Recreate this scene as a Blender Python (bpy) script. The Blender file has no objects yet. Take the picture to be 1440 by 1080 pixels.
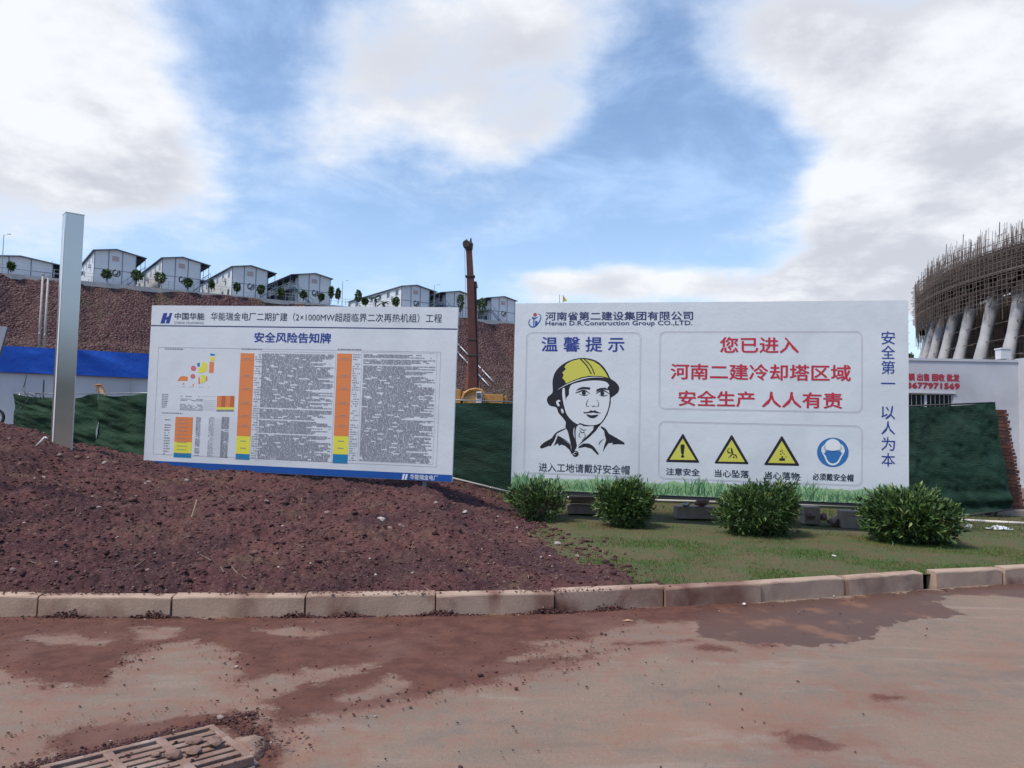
import bpy, math, random
import numpy as np
from mathutils import Vector, Matrix
from mathutils.geometry import tessellate_polygon

random.seed(7); RNG = np.random.default_rng(7)
PI = math.pi
SC = bpy.context.scene
COL = SC.collection

# ------------------------------------------------------------------ camera
F, PITCH, ROLL, EYE = 1080.0, math.radians(3.4), math.radians(1.1), 1.6
fwd = Vector((0, math.cos(PITCH), math.sin(PITCH)))
r0 = Vector((1, 0, 0)); u0 = r0.cross(fwd)
RT = r0 * math.cos(ROLL) + u0 * math.sin(ROLL); UP = RT.cross(fwd)
cd = bpy.data.cameras.new('camera'); cam = bpy.data.objects.new('camera', cd); COL.objects.link(cam)
cd.sensor_fit = 'HORIZONTAL'; cd.sensor_width = 36; cd.lens = 36 * F / 1440
cd.clip_start = .05; cd.clip_end = 6000
M3 = Matrix((RT, UP, -fwd)).transposed()
cam.matrix_world = Matrix.Translation((0, 0, EYE)) @ M3.to_4x4()
SC.camera = cam

# ------------------------------------------------------------------ light
SUN_EL, SUN_AZ = 58, -122          # azimuth from +Y towards +X, degrees
wd = bpy.data.worlds.new('World'); SC.world = wd; wd.use_nodes = True
nt = wd.node_tree; nt.nodes.clear(); N = nt.nodes.new; LK = nt.links.new
def wmath(op, a, b=None, c=None):
    n = N('ShaderNodeMath'); n.operation = op
    for i, v in enumerate((a, b, c)):
        if v is None: continue
        if isinstance(v, (int, float)): n.inputs[i].default_value = v
        else: LK(v, n.inputs[i])
    return n.outputs[0]
out = N('ShaderNodeOutputWorld'); bg = N('ShaderNodeBackground'); LK(bg.outputs[0], out.inputs[0])
sky = N('ShaderNodeTexSky'); sky.sky_type = 'NISHITA'; sky.sun_disc = False
sky.sun_elevation = math.radians(SUN_EL); sky.sun_rotation = math.radians(SUN_AZ)
sky.air_density = 1.0; sky.dust_density = .6; sky.ozone_density = 2.2
SKY_STRENGTH = .115
tc = N('ShaderNodeTexCoord'); sep = N('ShaderNodeSeparateXYZ'); LK(tc.outputs['Generated'], sep.inputs[0])
az = wmath('ARCTAN2', sep.outputs[0], sep.outputs[1])
el = wmath('ARCSINE', sep.outputs[2])
# a domed coordinate for cloud texture: stretched towards the horizon like a cloud layer seen in perspective
den = wmath('ADD', wmath('MAXIMUM', sep.outputs[2], 0.0), .22)
cx = wmath('DIVIDE', sep.outputs[0], den); cy = wmath('DIVIDE', sep.outputs[1], den)
cmb = N('ShaderNodeCombineXYZ'); LK(cx, cmb.inputs[0]); LK(cy, cmb.inputs[1])
def wnoise(vec, scale, det, rough, dist=0, off=(0, 0, 0)):
    mp = N('ShaderNodeMapping'); mp.inputs['Location'].default_value = off; LK(vec, mp.inputs[0])
    n = N('ShaderNodeTexNoise'); n.inputs['Scale'].default_value = scale; n.inputs['Detail'].default_value = det
    n.inputs['Roughness'].default_value = rough; n.inputs['Distortion'].default_value = dist
    LK(mp.outputs[0], n.inputs['Vector']); return n.outputs[0]
n_big = wnoise(cmb.outputs[0], 1.5, 8, .55, .0, (3.1, 1.7, 0))
n_fine = wnoise(cmb.outputs[0], 4.2, 8, .6, .0, (9.1, 4.7, 2))
n_wisp = wnoise(cmb.outputs[0], 3.0, 7, .62, .35, (1.1, 7.7, 5))
ang = N('ShaderNodeCombineXYZ'); LK(az, ang.inputs[0]); LK(el, ang.inputs[1])
def dirpx(px, py):
    d = RT * ((px - 720) / F) + UP * ((540 - py) / F) + fwd; d.normalize()
    return math.atan2(d.x, d.y), math.asin(d.z)
def blob(px, py, rx, ry, amp, rot=0):
    a, e = dirpx(px, py); rx, ry = rx / F * 1.0, ry / F * 1.0
    mp = N('ShaderNodeMapping'); mp.vector_type = 'TEXTURE'
    mp.inputs['Location'].default_value = (a, e, 0); mp.inputs['Rotation'].default_value = (0, 0, math.radians(rot))
    mp.inputs['Scale'].default_value = (rx, ry, 1); LK(ang.outputs[0], mp.inputs[0])
    ln = N('ShaderNodeVectorMath'); ln.operation = 'LENGTH'; LK(mp.outputs[0], ln.inputs[0])
    mr = N('ShaderNodeMapRange'); mr.interpolation_type = 'SMOOTHSTEP'
    mr.inputs[1].default_value = 0.0; mr.inputs[2].default_value = 1.7; mr.inputs[3].default_value = amp; mr.inputs[4].default_value = 0
    LK(ln.outputs[1 if len(ln.outputs) > 1 else 0], mr.inputs[0]); return mr.outputs[0]
BLOBS = [  # clouds of the photograph, placed by direction
 (60, 90, 260, 190, .76, 0), (200, 240, 130, 60, .3, -20), (-220, 150, 300, 260, .5, 0), (150, 200, 150, 70, .40, -20), (90, 300, 180, 40, .14, 0),
 (650, 105, 235, 130, .84, 8), (790, 60, 110, 110, .34, 0), (500, 60, 110, 80, .30, 20), (760, 190, 110, 40, .30, 25), (430, 212, 62, 36, .42, 0),
 (1070, 50, 165, 100, .78, -12), (1270, 10, 200, 50, .45, 0), (1180, 130, 80, 45, .45, 20), (1370, 150, 150, 110, .75, 15),
 (1360, 260, 190, 110, .80, 0), (1230, 265, 90, 50, .45, 25), (1390, 340, 190, 70, .6, 0), (1260, 350, 120, 50, .42, 0),
 (1650, 200, 350, 300, .5, 0), (868, 385, 52, 40, .70, 0), (985, 335, 80, 16, .30, 5), (1060, 408, 330, 34, .80, 0), (760, 398, 70, 30, .50, 0), (980, 392, 60, 24, .45, 0), (1270, 400, 150, 50, .5, 0), (520, 398, 46, 28, .40, 0), 
 (945, 250, 150, 190, -.5, 0), (935, 60, 40, 110, -.30, 0), (340, 110, 110, 130, -.42, 0), (1110, 230, 110, 60, -.26, 0), (560, 300, 260, 60, -.16, 0), (1340, 60, 120, 30, -.22, -20),
 (280, 330, 330, 60, -.12, 0)]
acc = None
for b in BLOBS:
    o_ = blob(*b); acc = o_ if acc is None else wmath('ADD', acc, o_)
# outside the frame the bias is zero and the plain cloud layer goes on
shape = wmath('ADD', acc, wmath('MULTIPLY', wmath('SUBTRACT', n_big, .5), 1.5))
shape = wmath('ADD', shape, wmath('MULTIPLY', wmath('SUBTRACT', n_fine, .5), 1.25))
def wrange(v, a, b, c, d, smooth=True):
    mr = N('ShaderNodeMapRange'); mr.interpolation_type = 'SMOOTHSTEP' if smooth else 'LINEAR'
    for i, q in enumerate((a, b, c, d)): mr.inputs[i + 1].default_value = q
    LK(v, mr.inputs[0]); return mr.outputs[0]
dens = wrange(shape, -.02, .84, 0, .97)
wisp = wrange(n_wisp, .38, .74, .0, .62)
hz = wrange(el, -.02, .40, .52, 0)                       # milky low sky
alpha = wmath('MAXIMUM', dens, wmath('MINIMUM', wmath('ADD', wisp, hz), .75))
core = wrange(shape, .30, .95, 0, 1)
shade = wmath('MULTIPLY', core, wrange(wmath('ADD', wmath('MULTIPLY', n_fine, .45), wmath('MULTIPLY', n_big, .55)), .42, .60, 1, .15))
ccol = N('ShaderNodeMix'); ccol.data_type = 'RGBA'; LK(shade, ccol.inputs[0])
ccol.inputs[6].default_value = (.66, .67, .69, 1); ccol.inputs[7].default_value = (.41, .42, .46, 1)
# wisps take a bluer white than the thick cloud
thin = N('ShaderNodeMix'); thin.data_type = 'RGBA'; LK(dens, thin.inputs[0])
thin.inputs[6].default_value = (.36, .50, .72, 1); LK(ccol.outputs[2], thin.inputs[7])
sc_sky = N('ShaderNodeVectorMath'); sc_sky.operation = 'SCALE'; sc_sky.inputs['Scale'].default_value = 1.0
LK(sky.outputs[0], sc_sky.inputs[0])
sc_cl = N('ShaderNodeVectorMath'); sc_cl.operation = 'SCALE'; sc_cl.inputs['Scale'].default_value = .93 / SKY_STRENGTH
LK(thin.outputs[2], sc_cl.inputs[0])
fin = N('ShaderNodeMix'); fin.data_type = 'RGBA'; LK(alpha, fin.inputs[0]); LK(sc_sky.outputs[0], fin.inputs[6]); LK(sc_cl.outputs[0], fin.inputs[7])
LK(fin.outputs[2], bg.inputs[0]); bg.inputs[1].default_value = SKY_STRENGTH
sl = bpy.data.lights.new('sun', 'SUN'); sl.energy = 2.2; sl.angle = math.radians(12); sl.color = (1, .91, .79)
so = bpy.data.objects.new('sun', sl); COL.objects.link(so)
sd = Vector((math.cos(math.radians(SUN_EL)) * math.sin(math.radians(SUN_AZ)), math.cos(math.radians(SUN_EL)) * math.cos(math.radians(SUN_AZ)), math.sin(math.radians(SUN_EL))))
so.rotation_euler = sd.to_track_quat('Z', 'Y').to_euler()
vs = SC.view_settings; vs.view_transform = 'Standard'; vs.look = 'None'; vs.exposure = 0.75; vs.gamma = 1; vs.use_curve_mapping = False

# ------------------------------------------------------------------ places from the photograph
def ray(px, py): return RT * ((px - 720) / F) + UP * ((540 - py) / F) + fwd
def at(px, py, Y):
    d = ray(px, py); return Vector((0, 0, EYE)) + d * (Y / d.y)
def gp(px, py, z=0):
    d = ray(px, py); return Vector((0, 0, EYE)) + d * ((z - EYE) / d.z)

# ------------------------------------------------------------------ noise
def _h(ix, iy, s):
    n = (ix.astype(np.int64) * 374761393 + iy.astype(np.int64) * 668265263 + s * 1442695041) & 0xffffffff
    n = ((n ^ (n >> 13)) * 1274126177) & 0xffffffff
    return ((n ^ (n >> 16)) & 0xffff) / 65535.0
def vn(x, y, s=0):
    x = np.asarray(x, float); y = np.asarray(y, float)
    ix = np.floor(x); iy = np.floor(y); fx = x - ix; fy = y - iy
    fx = fx * fx * (3 - 2 * fx); fy = fy * fy * (3 - 2 * fy)
    a = _h(ix, iy, s); b = _h(ix + 1, iy, s); c = _h(ix, iy + 1, s); d = _h(ix + 1, iy + 1, s)
    return (a * (1 - fx) + b * fx) * (1 - fy) + (c * (1 - fx) + d * fx) * fy
def fbm(x, y, o=4, s=0, g=.5):
    t = 0; a = 1; w = 0
    for i in range(o):
        t = t + a * vn(x * 2 ** i + 17.3 * i, y * 2 ** i + 9.1 * i, s + i); w += a; a *= g
    return t / w
def sstep(a, b, v):
    t = np.clip((v - a) / (b - a), 0, 1); return t * t * (3 - 2 * t)

# ------------------------------------------------------------------ objects
def tag(o, label=None, cat=None, group=None, kind=None):
    if label: o['label'] = label
    if cat: o['category'] = cat
    if group: o['group'] = group
    if kind: o['kind'] = kind
    return o
def empty(name, loc, rz=0, label=None, cat=None, group=None, kind=None):
    o = bpy.data.objects.new(name, None); COL.objects.link(o); o.location = loc; o.rotation_euler = (0, 0, rz)
    o.empty_display_size = .2
    return tag(o, label, cat, group, kind)
def meshobj(name, me, m, parent=None, loc=None):
    o = bpy.data.objects.new(name, me); COL.objects.link(o)
    if m is not None and len(me.materials) == 0: me.materials.append(m)
    if parent is not None: o.parent = parent
    if loc is not None: o.location = loc
    return o
def npmesh(name, V, Fq, smooth=False, col=None):
    V = np.asarray(V, np.float32); Fq = np.asarray(Fq, np.int32)
    me = bpy.data.meshes.new(name); k = Fq.shape[1]
    me.vertices.add(len(V)); me.vertices.foreach_set('co', V.ravel())
    me.loops.add(Fq.size); me.loops.foreach_set('vertex_index', Fq.ravel())
    me.polygons.add(len(Fq)); me.polygons.foreach_set('loop_start', np.arange(0, Fq.size, k, dtype=np.int32))
    me.polygons.foreach_set('loop_total', np.full(len(Fq), k, np.int32))
    if smooth: me.polygons.foreach_set('use_smooth', np.ones(len(Fq), bool))
    me.update(calc_edges=True)
    if col is not None:
        a = me.attributes.new('tint', 'FLOAT', 'POINT'); a.data.foreach_set('value', np.asarray(col, np.float32))
    return me
def gridmesh(name, X, Y, Z, smooth=True, mask=None, tint=None):
    h, w = X.shape; V = np.stack([X, Y, Z], -1).reshape(-1, 3)
    idx = np.arange(h * w).reshape(h, w)
    Q = np.stack([idx[:-1, :-1], idx[:-1, 1:], idx[1:, 1:], idx[1:, :-1]], -1).reshape(-1, 4)
    if mask is not None:
        mk = mask.ravel(); Q = Q[mk[Q].any(1)]
        used = np.unique(Q); re = np.zeros(h * w, np.int32); re[used] = np.arange(len(used)); Q = re[Q]; V = V[used]
        if tint is not None: tint = tint.ravel()[used]
    return npmesh(name, V, Q, smooth, None if tint is None else np.asarray(tint).ravel())
class MB:
    def __init__(s): s.v = []; s.f = []; s.mi = []; s.m = 0
    def add(s, vs, fs):
        n = len(s.v); s.v += [tuple(v) for v in vs]; s.f += [tuple(i + n for i in f) for f in fs]; s.mi += [s.m] * len(fs); return s
    def box(s, c, d, R=None):
        c = Vector(c); d = Vector(d) / 2
        vs = [Vector((x * d.x, y * d.y, z * d.z)) for x in (-1, 1) for y in (-1, 1) for z in (-1, 1)]
        if R is not None: vs = [R @ v for v in vs]
        return s.add([v + c for v in vs], [(0, 1, 3, 2), (4, 6, 7, 5), (0, 4, 5, 1), (2, 3, 7, 6), (0, 2, 6, 4), (1, 5, 7, 3)])
    def bbox(s, x0, x1, y0, y1, z0, z1): return s.box(((x0 + x1) / 2, (y0 + y1) / 2, (z0 + z1) / 2), (x1 - x0, y1 - y0, z1 - z0))
    def tube(s, p, q, r, n=6, r2=None, cap=True):
        p = Vector(p); q = Vector(q); d = q - p
        if d.length < 1e-6: return s
        d.normalize(); a = d.orthogonal().normalized(); b = d.cross(a); r2 = r if r2 is None else r2
        vs = []
        for k in range(n):
            t = 2 * PI * k / n; e = a * math.cos(t) + b * math.sin(t); vs += [p + e * r, q + e * r2]
        fs = [(2 * k, 2 * ((k + 1) % n), 2 * ((k + 1) % n) + 1, 2 * k + 1) for k in range(n)]
        if cap: fs += [tuple(2 * k for k in range(n))[::-1], tuple(2 * k + 1 for k in range(n))]
        return s.add(vs, fs)
    def path(s, pts, r, n=6):
        for a, b in zip(pts[:-1], pts[1:]): s.tube(a, b, r, n)
        return s
    def extrude(s, poly, y0, y1):      # poly in (x,z), extruded along y
        n = len(poly); vs = [(x, y0, z) for x, z in poly] + [(x, y1, z) for x, z in poly]
        tri = tessellate_polygon([[Vector((x, z, 0)) for x, z in poly]])
        fs = [tuple(t) for t in tri] + [tuple(i + n for i in t)[::-1] for t in tri]
        fs += [(i, (i + 1) % n, (i + 1) % n + n, i + n) for i in range(n)]
        return s.add(vs, fs)
    def build(s, name, m, parent=None, smooth=False, loc=None, fix=True):
        me = bpy.data.meshes.new(name); me.from_pydata(s.v, [], s.f)
        ms = m if isinstance(m, (list, tuple)) else [m]
        for q in ms: me.materials.append(q)
        if len(ms) > 1: me.polygons.foreach_set('material_index', s.mi)
        if smooth: me.polygons.foreach_set('use_smooth', [True] * len(me.polygons))
        if fix:
            import bmesh
            b = bmesh.new(); b.from_mesh(me); bmesh.ops.recalc_face_normals(b, faces=b.faces); b.to_mesh(me); b.free()
        me.update(); return meshobj(name, me, None, parent, loc)
def bevel(o, w, seg=2):
    b = o.modifiers.new('bevel', 'BEVEL'); b.width = w; b.segments = seg; b.limit_method = 'ANGLE'; return o
def copy_tree(o, parent=None):
    c = o.copy(); COL.objects.link(c); c.parent = parent
    for ch in list(o.children): copy_tree(ch, c)
    return c

# ------------------------------------------------------------------ materials
def mat(name, c, rough=.8, c2=None, scale=6, detail=5, bump=0, bscale=40, metal=0, spec=.5, bdist=.02, contrast=(.35, .65), stretch=None, coord='Object', sheen=0, c3=None, s3=1.5):
    m = bpy.data.materials.new(name); m.use_nodes = True; t = m.node_tree; p = t.nodes['Principled BSDF']
    p.inputs['Roughness'].default_value = rough; p.inputs['Metallic'].default_value = metal
    p.inputs['Specular IOR Level'].default_value = spec
    nd = t.nodes.new; lk = t.links.new
    src = nd('ShaderNodeTexCoord').outputs[coord]
    if stretch:
        mp = nd('ShaderNodeMapping'); mp.inputs['Scale'].default_value = stretch; lk(src, mp.inputs[0]); src = mp.outputs[0]
    col = None
    if c2 is not None:
        n = nd('ShaderNodeTexNoise'); n.inputs['Scale'].default_value = scale; n.inputs['Detail'].default_value = detail; n.inputs['Roughness'].default_value = .6; lk(src, n.inputs['Vector'])
        mr = nd('ShaderNodeMapRange'); mr.inputs[1].default_value = contrast[0]; mr.inputs[2].default_value = contrast[1]; lk(n.outputs[0], mr.inputs[0])
        mx = nd('ShaderNodeMix'); mx.data_type = 'RGBA'; lk(mr.outputs[0], mx.inputs[0]); mx.inputs[6].default_value = (*c, 1); mx.inputs[7].default_value = (*c2, 1)
        col = mx.outputs[2]
        if c3 is not None:
            n = nd('ShaderNodeTexNoise'); n.inputs['Scale'].default_value = s3; n.inputs['Detail'].default_value = 6; n.inputs['Distortion'].default_value = .5; lk(src, n.inputs['Vector'])
            mr = nd('ShaderNodeMapRange'); mr.inputs[1].default_value = .5; mr.inputs[2].default_value = .68; lk(n.outputs[0], mr.inputs[0])
            m2 = nd('ShaderNodeMix'); m2.data_type = 'RGBA'; lk(mr.outputs[0], m2.inputs[0]); lk(col, m2.inputs[6]); m2.inputs[7].default_value = (*c3, 1); col = m2.outputs[2]
        lk(col, p.inputs['Base Color'])
    else: p.inputs['Base Color'].default_value = (*c, 1)
    if bump:
        n = nd('ShaderNodeTexNoise'); n.inputs['Scale'].default_value = bscale; n.inputs['Detail'].default_value = 6; n.inputs['Roughness'].default_value = .65; lk(src, n.inputs['Vector'])
        b = nd('ShaderNodeBump'); b.inputs['Strength'].default_value = bump; b.inputs['Distance'].default_value = bdist; lk(n.outputs[0], b.inputs['Height']); lk(b.outputs[0], p.inputs['Normal'])
    m['col'] = 1
    return m
def tintmat(name, ramp, rough=.8, spec=.3, noise=None, bump=0, bscale=60, bdist=.01, trans=0):
    """colour from the per-vertex 'tint' attribute (which leaf / stone is which colour)"""
    m = bpy.data.materials.new(name); m.use_nodes = True; t = m.node_tree; p = t.nodes['Principled BSDF']
    p.inputs['Roughness'].default_value = rough; p.inputs['Specular IOR Level'].default_value = spec
    nd = t.nodes.new; lk = t.links.new
    a = nd('ShaderNodeAttribute'); a.attribute_name = 'tint'; v = a.outputs['Fac']
    if noise:
        n = nd('ShaderNodeTexNoise'); n.inputs['Scale'].default_value = noise[0]; n.inputs['Detail'].default_value = 6; lk(nd('ShaderNodeTexCoord').outputs['Object'], n.inputs['Vector'])
        s = nd('ShaderNodeMath'); s.operation = 'MULTIPLY_ADD'; lk(n.outputs[0], s.inputs[0]); s.inputs[1].default_value = noise[1]; lk(v, s.inputs[2])
        s2 = nd('ShaderNodeMath'); s2.operation = 'SUBTRACT'; lk(s.outputs[0], s2.inputs[0]); s2.inputs[1].default_value = noise[1] * .5; v = s2.outputs[0]
    r = nd('ShaderNodeValToRGB'); lk(v, r.inputs[0]); e = r.color_ramp.elements
    e[0].position = ramp[0][0]; e[0].color = (*ramp[0][1], 1); e[1].position = ramp[-1][0]; e[1].color = (*ramp[-1][1], 1)
    for q in ramp[1:-1]: k = e.new(q[0]); k.color = (*q[1], 1)
    lk(r.outputs[0], p.inputs['Base Color'])
    if bump:
        n = nd('ShaderNodeTexNoise'); n.inputs['Scale'].default_value = bscale; n.inputs['Detail'].default_value = 6; n.inputs['Roughness'].default_value = .7; lk(nd('ShaderNodeTexCoord').outputs['Object'], n.inputs['Vector'])
        b = nd('ShaderNodeBump'); b.inputs['Strength'].default_value = bump; b.inputs['Distance'].default_value = bdist; lk(n.outputs[0], b.inputs['Height']); lk(b.outputs[0], p.inputs['Normal'])
    return m

M = {}
M['steel_white'] = mat('white painted steel', (.62, .64, .66), .45, (.52, .54, .56), 3)
M['galv'] = mat('galvanised steel', (.35, .36, .37), .45, (.25, .26, .27), 8, metal=.6)
M['dark_steel'] = mat('dark steel', (.035, .037, .04), .6)
M['concrete'] = mat('concrete', (.44, .36, .31), .9, (.33, .26, .22), 6, bump=.4, bscale=60)
M['concrete_pale'] = mat('pale concrete', (.50, .49, .46), .9, (.40, .38, .36), 2, bump=.3, bscale=40)
M['black'] = mat('black ink', (.012, .012, .02), .5)

# ------------------------------------------------------------------ ground shapes
KB = [(-420, 862), (-300, 865), (-130, 867), (52, 868), (240, 868.5), (428, 868), (612, 866), (780, 862), (934, 854), (1070, 846.5), (1190, 838), (1300, 829.5), (1321, 828.3), (1412, 822), (1530, 814.5), (1650, 807)]
KP = [gp(x, y, 0) for x, y in KB]
KX = np.array([p.x for p in KP]); KY = np.array([p.y for p in KP])
def yk(x): return np.interp(x, KX, KY)
KH, KW = .18, .13

def lawn_h(x, y):
    d = np.clip((y - yk(x)) / 7, 0, 1)
    return .155 + .06 * d + .035 * (fbm(x * 1.3, y * 1.3, 4, 5) - .5)
TOE_Y = [5, 7.03, 9.2, 11.7, 13, 20]; TOE_X = [1.25, 1.06, .7, .22, .1, .0]
CX = [-16, -9.5, -8.13, -7.57, -7.17, -6.9, -5.87, -3.6, -1.4, -.3, .3, 2]; CZ = [1.46, 1.46, 1.40, 1.26, 1.10, 1.0, .82, .66, .62, .50, .36, .3]
def mound_m(x, y):
    x = np.asarray(x, float); y = np.asarray(y, float)
    toe = np.interp(y, TOE_Y, TOE_X) + .12 + .75 * (fbm(x * .9 + 5, y * .9, 3, 11) - .5) + .45 * (fbm(x * 4, y * 4, 3, 13) - .5)
    rx = x / np.maximum(y, 6) * 12.2
    cr = np.interp(rx, CX, CZ) - .17
    ramp = np.clip((y - yk(x) - .02) / (11.9 - yk(x)), 0, 1) ** .85
    side = sstep(0, 1, (toe - x) / 1.9) * .75 + .25 * sstep(0, .28, toe - x)
    return side, cr * ramp * sstep(0, 1, (toe - x) / 1.9) + .085 * sstep(0, .28, toe - x) * sstep(.0, .25, y - yk(x) - .05)
def mound_h(x, y, fine=True):
    side, m = mound_m(x, y)
    lump = .20 * (fbm(x * .9, y * .9, 4, 21) - .5) * (1 - .6 * sstep(11.5, 13, y)) + .17 * (fbm(x * 2.6, y * 2.6, 3, 31) - .45)
    lump = lump * np.clip((y - yk(x)) / 1.2, .12, 1)
    z = lawn_h(x, y) - .045 + m + lump * side
    if fine:
        r = np.abs(fbm(x * 9, y * 9, 3, 41) - .5) * 2
        z = z + side * (.075 * (fbm(x * 7.5, y * 7.5, 4, 51, .62) - .5) + .03 * r + .035 * (vn(x * 24, y * 24, 61) - .5) + .02 * (vn(x * 47, y * 47, 62) - .5))
    return z
def ground(x, y):
    return float(max(lawn_h(np.array(x), np.array(y)), mound_h(np.array(x), np.array(y), False)))
def rayground(px, py):
    """first point of the soil / lawn / road seen through a pixel of the photograph"""
    d = ray(px, py); lo = None
    for i in range(900):
        t = 2 + i * .02; p = Vector((0, 0, EYE)) + d * t
        g = 0 if p.y < yk(p.x) else ground(p.x, p.y)
        if p.z <= g: return Vector((p.x, p.y, g))
    return p

# road ------------------------------------------------------------
MUD = [  # outlines of wet mud left on the road (pixels of the photograph, put down on the road)
 [(-60, 866), (293, 869), (780, 863), (985, 850), (1050, 850), (1000, 868), (960, 877), (909, 876), (840, 888), (828, 902), (800, 903), (707, 930), (800, 921), (870, 912), (800, 932), (757, 944), (692, 959), (613, 975), (530, 993), (440, 1011), (392, 1026), (372, 1008), (372, 985), (400, 975), (420, 962), (480, 946), (430, 943), (385, 950), (345, 963), (330, 925), (310, 908), (250, 903), (200, 915), (187, 925), (150, 962), (100, 966), (60, 965), (30, 950), (-60, 925)],
 [(60, 1035), (100, 1025), (165, 1020), (230, 1010), (300, 1002), (350, 1000), (380, 1020), (400, 1050), (380, 1080), (330, 1080), (300, 1022), (100, 1070), (70, 1070)],
 [(1100, 1040), (1120, 1032), (1160, 1035), (1178, 1050), (1150, 1058), (1115, 1052)],
 [(1235, 980), (1270, 978), (1275, 984), (1240, 986)], [(965, 909), (1000, 907), (1040, 915), (1035, 919), (990, 916)], [(1035, 905), (1085, 905), (1080, 909), (1040, 908)],
 [(860, 905), (975, 899), (975, 902), (880, 908)]]
DRY = [[(472, 986), (548, 953), (573, 966), (500, 988)], [(440, 963), (440, 946), (530, 932), (505, 946)], [(45, 897), (90, 893), (150, 902), (145, 909), (80, 906)], [(365, 886), (420, 884), (460, 892), (440, 896), (380, 893)], [(190, 886), (240, 884), (250, 896), (200, 904)], [(740, 904), (800, 900), (795, 905), (745, 908)]]
WET = [[(985, 850), (1070, 848), (1190, 839), (1300, 830), (1440, 820), (1640, 805), (1640, 822), (1440, 841), (1380, 838), (1327, 838), (1322, 846), (1340, 857), (1357, 864), (1331, 869), (1290, 871), (1256, 875), (1240, 886), (1222, 895), (1200, 905), (1140, 909), (1090, 908), (1042, 904), (1000, 897), (975, 890), (982, 880), (978, 872)]]
RED = [[(440, 1045), (520, 1020), (560, 1030), (520, 1055), (450, 1075)], [(830, 1010), (1000, 980), (1200, 975), (1250, 1000), (1000, 1060), (850, 1040)], [(0, 985), (90, 975), (120, 1000), (60, 1020), (0, 1015)], [(640, 1035), (720, 1040), (700, 1062), (640, 1055)], [(1320, 910), (1440, 900), (1440, 950), (1340, 940)]]
def sdist(X, Y, poly):
    P = np.array([tuple(gp(x, y, 0))[:2] for x, y in poly]); n = len(P)
    d = np.full(X.shape, 1e9); inside = np.zeros(X.shape, bool)
    for i in range(n):
        a = P[i]; b = P[(i + 1) % n]; e = b - a; L = max(e @ e, 1e-9)
        t = np.clip(((X - a[0]) * e[0] + (Y - a[1]) * e[1]) / L, 0, 1)
        d = np.minimum(d, np.hypot(X - a[0] - t * e[0], Y - a[1] - t * e[1]))
        c = (a[1] > Y) != (b[1] > Y); s = a[0] + (Y - a[1]) * e[0] / (e[1] if abs(e[1]) > 1e-9 else 1e-9)
        inside ^= c & (X < s)
    return np.where(inside, d, -d)
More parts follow.
